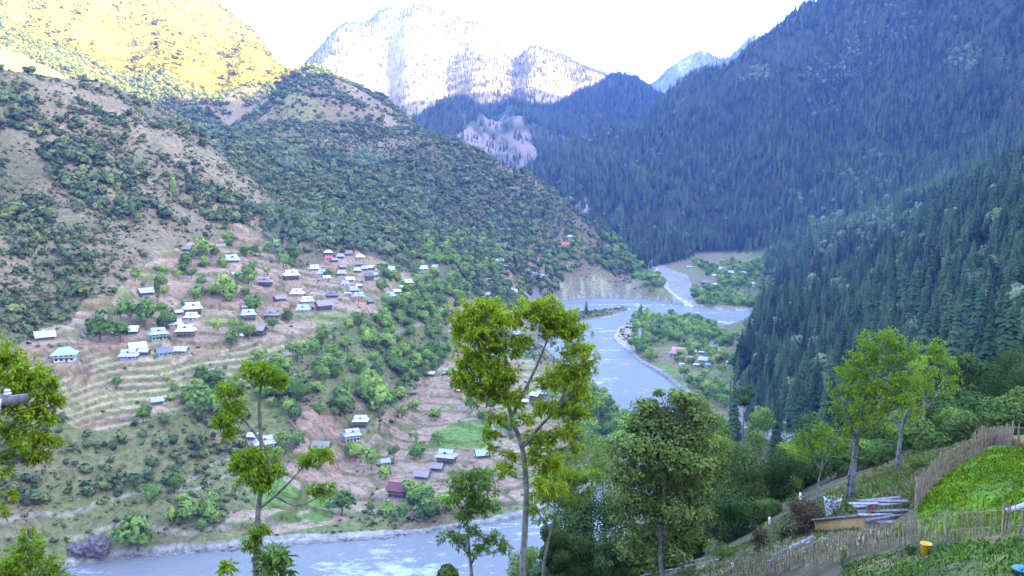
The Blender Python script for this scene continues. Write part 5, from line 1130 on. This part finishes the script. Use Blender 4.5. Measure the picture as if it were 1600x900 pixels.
# ------------------------------------------------------------------ garden: fences, bench, planks and small things
M_PICK = barkmat('weathered_stick', (.13,.085,.05), (.42,.31,.20), 14, .2); M_GREYW = barkmat('grey_plank', (.20,.19,.20), (.42,.40,.41), 7, .15); M_DKW = barkmat('dark_plank', (.10,.085,.10), (.26,.235,.27), 6, .2)
M_TARP = plainmat('tan_sheeting', (.42,.25,.09), .8, 0, .3, 2.5); M_WHITE = plainmat('white_paint', (.78,.77,.75), .6, 0, .1); M_YEL = plainmat('yellow_plastic', (.78,.42,.02), .45, 0, .12); M_SOIL = plainmat('dark_soil', (.07,.05,.04)); M_BLUE = plainmat('blue_plastic', (.05,.22,.65), .4, 0, .1); M_REDC = plainmat('red_rag', (.22,.06,.05))
STICKS = []
for i in range(7):
    rg = np.random.default_rng(i); g = Geo(); z = np.linspace(0, 1, 5); tube(g, np.stack([np.cumsum(rg.normal(0, .012, 5)), np.cumsum(rg.normal(0, .012, 5)), z], -1), np.array([1.1, 1, .95, .85, .6])*.030, 5); me = g.mesh('picket'); me.materials.append(M_PICK); STICKS.append(me)
def fence(label, line, hgt, gap, seed, rmin=30, tarp=False):
    rg = np.random.default_rng(seed); P = np.array([hit(*q, rmin=rmin) for q in line]); s = np.r_[0, np.cumsum(np.linalg.norm(P[1:]-P[:-1], axis=1))]
    e = link('picket_fence', None, label=label, category='fence'); e.location = P[0]; O = P[0]
    u = np.arange(0, s[-1], gap)+rg.uniform(-gap*.3, gap*.3, len(np.arange(0, s[-1], gap))); X = np.interp(u, s, P[:, 0]); Y = np.interp(u, s, P[:, 1]); Z = H(X, Y)
    for i in range(len(u)):
        o = link('picket', STICKS[rg.integers(0, 7)], None, e); o.location = (X[i]-O[0]+rg.normal(0, .015), Y[i]-O[1]+rg.normal(0, .015), Z[i]-O[2]-.05)
        k = rg.uniform(.7, 1.35); o.scale = (k, k, hgt*rg.uniform(.86, 1.12)); o.rotation_euler = (rg.normal(0, .06), rg.normal(0, .06), rg.uniform(0, 6.28))
    for f in (.30, .84):
        g = Geo(); uu = np.linspace(0, s[-1], 24); xx = np.interp(uu, s, P[:, 0]); yy = np.interp(uu, s, P[:, 1]); zz = H(xx, yy)+hgt*f+rg.normal(0, .025, 24)
        tube(g, np.stack([xx-O[0], yy-O[1]+.03, zz-O[2]], -1), .02, 5); link('rail', g.mesh('rail'), M_PICK, e)
    up = np.arange(0, s[-1], 2.4)
    for q in up:
        g = Geo(); xx, yy = np.interp(q, s, P[:, 0]), np.interp(q, s, P[:, 1]); zz = float(H(xx, yy))
        tube(g, [(xx-O[0], yy-O[1]-.03, zz-O[2]-.2), (xx-O[0]+rg.normal(0, .03), yy-O[1]-.03, zz-O[2]+hgt*.6), (xx-O[0]+rg.normal(0, .04), yy-O[1]-.03, zz-O[2]+hgt*1.12)], [.055, .05, .042], 7); link('post', g.mesh('post'), M_PICK, e)
    if tarp:
        uu = np.linspace(0, s[-1], 14); xx = np.interp(uu, s, P[:, 0]); yy = np.interp(uu, s, P[:, 1]); zz = H(xx, yy); V = []
        for dz in (0, .3, .62): V.append(np.stack([xx-O[0]+rg.normal(0, .02, 14), yy-O[1]-.07+rg.normal(0, .02, 14), zz-O[2]+dz+rg.normal(0, .02, 14)], -1))
        V = np.stack(V, 1); i = np.arange(42).reshape(14, 3); mm = mesh_np('sheeting', V.reshape(-1, 3), np.stack([i[:-1, :-1], i[1:, :-1], i[1:, 1:], i[:-1, 1:]], -1).reshape(-1, 4), True)
        so_ = link('sheeting', mm, M_TARP, e); md = so_.modifiers.new('thick', 'SOLIDIFY'); md.thickness = .02
    return e
fence('low stick fence running across the near edge of the garden', [(1660,838),(1595,836),(1510,841),(1440,850),(1370,860),(1300,873),(1240,886),(1195,897),(1140,909)], 1.2, .135, 1)
fence('stick fence climbing along the left side of the lawn', [(1430,797),(1447,770),(1468,745),(1500,724),(1528,709),(1552,696)], 1.3, .13, 2)
fence('short stick fence with tan sheeting at the far end of the lawn', [(1553,695),(1580,696),(1625,700)], 1.3, .28, 3, tarp=True)
def beam(g, a, b, w_, h_):                     # squared timber from a to b
    a, b = np.array(a, float), np.array(b, float); d = unit(b-a); s = unit(np.cross(d, [0, 0, 1.])); u = np.cross(s, d)
    V = [p+s*sx*w_/2+u*sz*h_/2 for p in (a, b) for sx, sz in ((-1, -1), (1, -1), (1, 1), (-1, 1))]
    g.add(V, [[0, 1, 2, 3], [7, 6, 5, 4], [0, 4, 5, 1], [1, 5, 6, 2], [2, 6, 7, 3], [3, 7, 4, 0]])
def piece(name, mat, parent, *beams):
    g = Geo()
    for b_ in beams: beam(g, *b_)
    return link(name, g.mesh(name, False, False), mat, parent)
# bench behind the fence
A = np.array(hit(1206, 893)); B = np.array(hit(1268, 864)); d_ = unit((B-A)*[1, 1, 0]); sd = np.array([d_[1], -d_[0], 0]); Lb = np.linalg.norm((B-A)[:2])
if sd[1] > 0: sd = -sd
e = link('bench', None, label='weathered grey wooden bench behind the stick fence', category='bench'); e.location = A
q = lambda u, v, z: d_*Lb*u+sd*v+np.array([0, 0, z+(B-A)[2]*u])
piece('seat', M_GREYW, e, (q(0, .08, .47), q(1, .08, .47), .2, .05)); piece('seat', M_GREYW, e, (q(0, .31, .47), q(1, .31, .47), .2, .05))
piece('backrest', M_GREYW, e, (q(-.02, -.10, .86), q(1.02, -.10, .86), .05, .2))
for u in (.03, .97):
    piece('leg', M_GREYW, e, (q(u, -.06, -.1), q(u, -.06, .98), .09, .09)); piece('leg', M_GREYW, e, (q(u, .40, -.1), q(u, .40, .66), .08, .08)); piece('armrest', M_GREYW, e, (q(u, -.06, .69), q(u, .46, .69), .09, .05))
# plank rail on posts at the bottom
A = np.array(hit(1003, 912)); B = np.array(hit(1120, 889)); d_ = B-A; e = link('plank_rail', None, label='pale plank rail on low posts at the bottom edge under the olive tree', category='railing'); e.location = A
piece('plank', M_GREYW, e, (np.array([0, 0, .62]), d_+np.array([0, 0, .62]), .34, .06)); piece('plank', M_GREYW, e, (d_*.45+np.array([-.05, .38, .70]), d_*.85+np.array([0, .38, .72]), .25, .05))
for u in (.02, .2, .45, .66, .72, .95): piece('post', M_PICK, e, (d_*u+[0, 0, -.3], d_*u+[0, 0, .585], .09, .09))
# raised bed with tan side
A = np.array(hit(1274, 829)); B = np.array(hit(1352, 824)); d_ = B-A; e = link('raised_bed', None, label='raised bed edge with tan side board and dark timber on top', category='raised bed'); e.location = A
bk = np.array([0, 1.2, 0])
piece('side_board', M_TARP, e, (np.array([0, 0, .18]), d_+np.array([0, 0, .18]), .06, .75)); piece('edge_timber', M_DKW, e, (np.array([-.1, .1, .60]), d_*1.03+np.array([0, .1, .60]), .30, .10))
# heap of old planks
C0 = np.array(hit(1392, 818)); rg = np.random.default_rng(5); vx = unit(np.array([1, .12, 0])); vy = np.array([-.12, 1, 0])
pk = 1.0*math.hypot(C0[0], C0[1])/FPX
for i, (x0, x1, yy, zz, w_) in enumerate([(-44,44,.9,.55,.34),(-40,38,.75,.40,.26),(-30,45,1.25,.70,.30),(-42,10,.45,.28,.3),(-36,26,.2,.16,.28),(-20,30,.0,.06,.25),(-47,-5,1.1,.62,.24),(-10,46,1.5,.62,.22)]):
    e = piece('plank', M_DKW if i % 3 else M_GREYW, None, (C0+vx*x0*pk+vy*yy+[0, 0, zz+rg.uniform(-.05, .05)], C0+vx*x1*pk+vy*(yy+rg.uniform(-.3, .3))+[0, 0, zz+rg.uniform(-.04, .12)], w_, .06))
    e.name = 'old_plank'; e['label'] = ['longest pale plank across the top of the plank heap','dark plank under the top one in the plank heap','dark plank at the back of the heap jutting right','pale short plank on the left front of the heap','dark plank low at the front of the heap','dark plank lying on the ground before the heap','pale plank jutting left from the back of the heap','dark plank at the very back right of the heap'][i]; e['category'] = 'plank'; e['group'] = 'heap of old planks by the lawn'
for i, (dx, zz) in enumerate(((-20, .62), (-24, .34))):
    g = Geo(); rg = np.random.default_rng(20+i); P = rg.normal(0, 1, (60, 3)); P = unit(P)*[.22, .15, .07]*rg.uniform(.6, 1, (60, 1)); leaves(g, P, unit(P), .13, rg, rg.random(60)); o = link('red_rag', g.mesh('red_rag'), M_REDC, None, label=('reddish bundle lying on top of the plank heap', 'reddish bundle tucked between the planks')[i], category='rag'); o.location = C0+vx*dx*pk+vy*.6+np.array([0, 0, zz])
# yellow bucket
def lathe(g, prof, seg=18, off=(0, 0, 0)):
    pr = np.array(prof, float); th = np.linspace(0, 2*np.pi, seg, endpoint=False); V = np.stack([pr[:, None, 0]*np.cos(th), pr[:, None, 0]*np.sin(th), np.repeat(pr[:, 1:2], seg, 1)], -1)+np.array(off)
    i = np.arange(len(pr)*seg).reshape(len(pr), seg); j = np.roll(i, -1, 1); g.add(V.reshape(-1, 3), np.stack([i[:-1], j[:-1], j[1:], i[1:]], -1).reshape(-1, 4))
p = hit(1446, 866); e = link('bucket', None, label='yellow plastic bucket standing by the near fence', category='bucket'); e.location = p
g = Geo(); lathe(g, [(0, 0), (.17, 0), (.20, .42), (.22, .43), (.22, .455), (.19, .455), (.16, .05), (0, .05)]); link('body', g.mesh('body', False), M_YEL, e)
g = Geo(); a = np.linspace(0, math.pi, 12); tube(g, np.stack([.22*np.cos(a), -.05-.19*np.sin(a)*.6, .43-.14*np.sin(a)], -1), .008, 5); link('handle', g.mesh('handle'), M_GREYW, e)
p = hit(1597, 897); g = Geo(); lathe(g, [(0, 0), (.18, 0), (.27, .17), (.30, .18), (.30, .20), (.25, .19), (.16, .03), (0, .03)]); o = link('basin', g.mesh('basin', False), M_BLUE, None, label='blue plastic basin at the bottom right corner', category='basin'); o.location = p
# white painted posts
for i, (px, py, hh, lab) in enumerate(((1250,785,.72,'white painted post rising behind the russet bush'),(1202,820,.5,'small white post at the thicket edge left of the russet bush'),(1226,838,.55,'white post standing on the grass in front of the russet bush'),(1249,832,.8,'white post hidden against the foot of the russet bush'),(1144,888,.3,'tiny white marker stone by the plank rail'))):
    p = hit(px, py); g = Geo(); r0 = .085; lathe(g, [(0, -.15), (r0, -.15), (r0, hh), (r0*.8, hh+.04), (0, hh+.05)], 10); o = link('white_post', g.mesh('white_post', False), M_WHITE, None, label=lab, category='post'); o.location = p
# stone planter with a dry plant
p = np.array(hit(1300, 803)); e = link('planter', None, label='mottled white stone planter with a dry plant near the trunks', category='planter'); e.location = p
m_, t, b = newmat('mottled_stone'); tc = t.nodes.new('ShaderNodeTexCoord'); vo = tex_noise(t, tc.outputs['Object'], 7, 5, .6); rp = ramp(t, vo.outputs[0], [(.42, (.10,.10,.11)), (.52, (.75,.75,.78))]); t.links.new(rp.outputs[0], b.inputs['Base Color'])
g = Geo(); lathe(g, [(0, -.2), (.34, -.2), (.36, .1), (.46, .55), (.52, .95), (.55, 1.0), (.46, 1.0), (.40, .85), (0, .85)], 16); link('pot', g.mesh('pot', False), m_, e)
g = Geo(); rg = np.random.default_rng(3); n = 260; dd = unit(rg.normal(size=(n, 3))+[0, 0, .6]); leaves(g, np.array([0, 0, 1.0])+dd*rg.uniform(.2, .7, (n, 1)), dd, .16, rg, rg.random(n), .5, .1, .6); link('plant', g.mesh('plant'), M_OL, e)
# russet bush, hedge shrubs
def bush(px, py, wpx, hpx, mat, label, seed, n=900, size=.11):
    p = np.array(hit(px, py)); r = math.hypot(p[0], p[1]); W, Hh = wpx*r/FPX, hpx*r/FPX; rg = np.random.default_rng(seed); g = Geo()
    e = link('bush', None, label=label, category='bush'); e.location = p
    L = [(np.array([rg.uniform(-.3, .3)*W, rg.uniform(-.3, .3)*W*.7, rg.uniform(.25, .7)*Hh]), rg.uniform(.22, .34)) for _ in range(8)]; k = rg.integers(0, 8, n); d = unit(rg.normal(size=(n, 3)))
    P = np.array([l[0] for l in L])[k]+d*np.array([l[1] for l in L])[k][:, None]*[W, W, Hh]*rg.uniform(.5, 1.05, (n, 1)); P[:, 2] = np.clip(P[:, 2], .03, Hh*1.05)
    leaves(g, P, d, size, rg, .35+.3*d[:, 2]+rg.uniform(-.3, .3, n), .7, .1, .7); link('foliage', g.mesh('foliage'), mat, e)
    g = Geo()
    for _ in range(6): tp = np.array([rg.uniform(-.3, .3)*W, rg.uniform(-.2, .2)*W, Hh*.7]); tube(g, smooth_line([(0, 0, -.1), tp*.5+rg.normal(0, .05, 3), tp], 5), np.linspace(.03, .01, 5), 5)
    link('stems', g.mesh('stems'), M_BARK, e)
bush(1246, 836, 66, 66, M_RB, 'russet brown rounded bush beside the raised bed', 31, 3600, .12)
bush(1238, 795, 30, 26, M_OL, 'pale green tuft growing out of the russet bush top', 32, 300, .12)
bush(1185, 858, 34, 42, M_RB, 'dry brown bush on the slope edge left of the white post', 33, 700)
bush(1130, 872, 44, 22, M_MG, 'low clipped green bush left of the straw path', 34, 700)
bush(1222, 842, 22, 22, M_OL, 'small grey-green bush by the white post on the grass', 35, 300)
bush(1330, 770, 24, 14, M_MG, 'small green bush by the foot of the scarred trunks', 36, 200); bush(1350, 785, 30, 12, M_OL, 'low olive bush on the bank behind the plank heap', 37, 250)
bush(1436, 737, 36, 22, M_DG, 'dark low bush outside the lawn fence', 38, 400); bush(1470, 700, 50, 30, M_DG, 'broad dark bush behind the lawn fence', 39, 700); bush(1525, 655, 50, 16, M_OL, 'olive bush on the sandy mound', 40, 400, .16); bush(1580, 662, 40, 18, M_MG, 'green bush beyond the far lawn fence', 41, 400, .16)
bush(1405, 838, 22, 22, M_YG, 'yellow-green sapling leaning over the near fence by the planks', 42, 160, .14); bush(1424, 868, 20, 18, M_DG, 'dark leafy clump left of the yellow bucket', 43, 220, .1); bush(1318, 886, 12, 40, M_YG, 'thin leaning yellow-green shoot in front of the near fence', 44, 90, .12); bush(1195, 842, 8, 30, M_YG, 'thin bright sapling beside the dry brown bush', 45, 60, .12); bush(1107, 868, 6, 32, M_YG, 'thin bright stem at the edge of the dark thicket', 46, 50, .12)
piece('lawn_plank', M_GREYW, None, (np.array(hit(1572, 802))+[0, 0, .1], np.array(hit(1625, 786))+[0, 0, .12], .3, .07)).update_tag(); o = bpy.data.objects['lawn_plank']; o['label'] = 'pale plank lying on the lawn at the right edge'; o['category'] = 'plank'
# utility pole arm reaching in at the left edge
r_ = 17.0; A = np.array(PT(-120, 640, r_)); B = np.array(PT(44, 622, r_)); gz = float(H(A[0], A[1])); e = link('utility_pole', None, label='end of a grey utility pole cross-arm at the left edge', category='utility pole'); e.location = (A[0], A[1], gz); O = np.array([A[0], A[1], gz])
g = Geo(); tube(g, [(0, 0, -.3), (0, 0, (A[2]-gz)*.5), (0, 0, A[2]-gz+.5)], [.14, .13, .11], 10); link('pole', g.mesh('pole'), M_GREYW, e)
piece('cross_arm', M_DKW, e, (A-O, B-O, .10, .15)); piece('brace', M_DKW, e, (A-O+[0, 0, -.9], A+(B-A)*.75-O+[0, .06, -.09], .05, .05))
g = Geo(); c = A+(B-A)*.80-O; lathe(g, [(0, .06), (.015, .06), (.015, .09), (.06, .10), (.066, .125), (.035, .145), (.055, .165), (.045, .19), (0, .205)], 12, c); link('insulator', g.mesh('insulator', False), M_WHITE, e)
piece('strap', M_WHITE, e, (c+[-.10, -.10, -.18], c+[-.06, -.10, .05], .05, .02))
for i in range(2):
    g = Geo(); s0 = c+np.array([0, 0, .2]) if i else A+(B-A)*.3-O; e2 = s0+np.array([-6, 1.5, 1.5]); e1 = (s0+e2)/2+[0, 0, -.5]; tube(g, smooth_line([s0, e1, e2], 12), .014, 5); link('wire', g.mesh('wire'), M_DKW, e)
# rock outcrop by the river, boulders
def rock(px, py, wpx, hpx, label, seed, col, name='rock_outcrop', r=None):
    p = np.array(hit(px, py, rmin=250)); rr_ = math.hypot(p[0], p[1]); bm = bmesh.new(); bmesh.ops.create_icosphere(bm, subdivisions=4, radius=1.0)
    co = np.array([v.co for v in bm.verts]); n_ = 1+.35*fbm(co[:, 0]*3+seed, co[:, 1]*3+co[:, 2]*2.1, 1.5, 4, seed); co = co*n_[:, None]*(1+.22*vnoise(co[:, 0]*4+co[:, 2]*3, co[:, 1]*4-co[:, 2]*2, seed+1))[:, None]
    co = np.round(co*7+.3*fbm(co[:, 0]*9, co[:, 2]*9, 1, 2, 3)[:, None])/7*.5+co*.5; co *= [wpx/2*rr_/FPX, wpx/2.6*rr_/FPX, hpx/2*rr_/FPX]
    for v, c in zip(bm.verts, co): v.co = c
    me = bpy.data.meshes.new(name); bm.to_mesh(me); bm.free(); o = link(name, me, col, None, label=label, category='rock'); o.location = p+[0, 0, hpx*.3*rr_/FPX]; return o
M_ROCK = barkmat('dark_rock', (.06,.045,.055), (.20,.16,.17), .5, 1.0); M_BLD = barkmat('boulder', (.14,.13,.13), (.36,.34,.34), 1.2, 1.0)
rock(150, 862, 40, 30, 'dark purple rock outcrop above the gravel shore at lower left', 3, M_ROCK); rock(120, 866, 26, 18, 'smaller dark rock beside the purple outcrop', 5, M_ROCK)
rg = np.random.default_rng(77); sh = [(x_, np.interp(x_, [150, 230, 330, 440, 560, 640, 740], [874, 866, 861, 850, 843, 834, 820])+rg.uniform(-5, 5)) for x_ in rg.uniform(150, 745, 70)]
bm_ = []
for i in range(4):
    bm = bmesh.new(); bmesh.ops.create_icosphere(bm, subdivisions=2, radius=1.0); rg2 = np.random.default_rng(i)
    for v in bm.verts: v.co *= 1+rg2.normal(0, .12); v.co.z *= .65
    me = bpy.data.meshes.new('boulder'); bm.to_mesh(me); bm.free(); me.materials.append(M_BLD); bm_.append(me)
for i, (x_, y_) in enumerate(sh):
    p = hit(x_, y_, rmin=250); o = link('boulder', bm_[i % 4], None, None, label='grey boulder on the gravel shore along the near river', category='boulder', group='boulders along the near river shore'); s = rg.uniform(.4, 1.4); o.location = (p[0], p[1], max(p[2], .05)); o.scale = (s, s*rg.uniform(.7, 1.2), s*rg.uniform(.6, 1)); o.rotation_euler = (0, 0, rg.uniform(0, 6))
e = link('log_pile', None, label='small heap of pale logs on the brown field below the terraces', category='logs'); p = np.array(hit(190, 656, rmin=300)); e.location = p
for i in range(9):
    g = Geo(); c = np.array([rg.uniform(-2.6, 2.6), rg.uniform(-.8, .8), .25+.3*(i // 4)]); a = rg.uniform(-.5, .5); d = np.array([math.cos(a), math.sin(a), rg.normal(0, .05)])*1.3; tube(g, [c-d, c, c+d], .17, 7); link('log', g.mesh('log'), M_GREYW if i % 2 else M_TRK, e)
# grass: lawn, rough grass and straw
def grass(name, poly, dens, hgt, mat, label, seed, rmin=25, clip=None):
    pl = plan(poly, rmin=rmin); P = np.array(pl); rg = np.random.default_rng(seed); x0, y0 = P.min(0); x1, y1 = P.max(0); n = int((x1-x0)*(y1-y0)*dens); X = rg.uniform(x0, x1, n); Y = rg.uniform(y0, y1, n)
    k = inpoly(X, Y, pl); k &= rg.random(n) < .35+.65*sstep(-.3, .2, fbm(X, Y, 2.2, 3, seed)); X, Y = X[k], Y[k]; Z = H(X, Y); n = len(X); cl = fbm(X, Y, 1.7, 3, seed+2)
    a = rg.uniform(0, 6.28, n); h = hgt*rg.uniform(.5, 1.3, n)*(1+.6*cl); w_ = .028+.012*rg.random(n); ln = rg.normal(0, .45, (2, n))*h
    s = np.stack([np.cos(a)*w_, np.sin(a)*w_, 0*a], -1); B0 = np.stack([X, Y, Z-.02], -1); tp = B0+np.stack([ln[0], ln[1], h], -1); md = B0+np.stack([ln[0]*.35, ln[1]*.35, h*.6], -1)
    V = np.stack([B0-s, B0+s, md+s*.8, md-s*.8, tp+s*.15, tp-s*.15], 1).reshape(-1, 3); i = np.arange(n)[:, None]*6
    Fq = np.concatenate([i+[0, 1, 2, 3], i+[3, 2, 4, 5]]); g = Geo(); nn = np.repeat(unit(np.stack([ln[0]*.4, ln[1]*.4, h+.15], -1)), 6, 0)
    g.add(V, Fq, np.repeat(np.clip(.45+.5*cl+rg.uniform(-.25, .25, n), 0, 1), 6), nn); return link(name, g.mesh(name), mat, None, kind='stuff', label=label, category='grass')
M_LAWN = leafmat('lawn_grass', (.08,.17,.008), (.27,.40,.02), .0, .3); M_RGH = leafmat('rough_grass', (.065,.15,.018), (.21,.34,.05), .0, .3); M_STRAW = leafmat('straw_grass', (.16,.15,.06), (.40,.34,.19), .0, .3)
grass('lawn_grass', [(1432,800),(1448,772),(1470,748),(1500,728),(1552,700),(1640,702),(1680,830),(1595,834),(1510,838),(1438,846)], 170, .11, M_LAWN, 'bright green lawn grass inside the stick fence', 51)
grass('rough_grass', [(1655,842),(1595,841),(1510,846),(1440,856),(1370,868),(1320,884),(1290,920),(1680,930)], 150, .12, M_RGH, 'rough green grass in front of the near fence', 52)
grass('straw_grass', [(1100,915),(1050,895),(1130,862),(1195,835),(1225,805),(1290,792),(1352,832),(1430,845),(1300,870),(1200,893)], 130, .10, M_STRAW, 'dry straw-coloured grass between bench and raised bed', 53)
grass('rough_grass', [(1100,915),(1050,895),(1130,862),(1195,835),(1225,805),(1290,792),(1352,832),(1430,845),(1300,870),(1200,893)], 60, .13, M_RGH, 'green grass among the straw between bench and raised bed', 56)
grass('bank_grass', [(1330,803),(1250,800),(1300,770),(1400,722),(1460,685),(1520,640),(1610,640),(1552,694),(1500,722),(1450,760),(1428,797)], 110, .25, M_STRAW, 'tufted dry grass on the bank outside the lawn fence', 54)
grass('bank_grass', [(1330,803),(1250,800),(1300,770),(1400,722),(1460,685),(1520,640),(1610,640),(1552,694),(1500,722),(1450,760),(1428,797)], 90, .25, M_RGH, 'tufted green grass on the bank outside the lawn fence', 55)
# crossing pylon mast by the river bend
print('garden', time.time()-T0)
# ------------------------------------------------------------------ haze: the air of the valley
hm = bpy.data.materials.new('valley_air'); hm.use_nodes = True; t = hm.node_tree; t.nodes.clear()
ho = t.nodes.new('ShaderNodeOutputMaterial'); pv = t.nodes.new('ShaderNodeVolumePrincipled')
pv.inputs['Color'].default_value = (0.20, 0.30, 1.0, 1); pv.inputs['Density'].default_value = HAZE; pv.inputs['Anisotropy'].default_value = 0.0
t.links.new(pv.outputs[0], ho.inputs['Volume'])
_x, _z0, _z1 = 9700, -30, 1650
V = [(sx*_x, sy*_x, z) for z in (_z0, _z1) for sx, sy in ((-1,-1),(1,-1),(1,1),(-1,1))]
link('haze', mesh_np('haze', V, [(3,2,1,0),(4,5,6,7),(0,1,5,4),(1,2,6,5),(2,3,7,6),(3,0,4,7)]), hm, kind='stuff', label='pale blue haze filling the valley air', category='haze')
print('script', time.time()-T0)
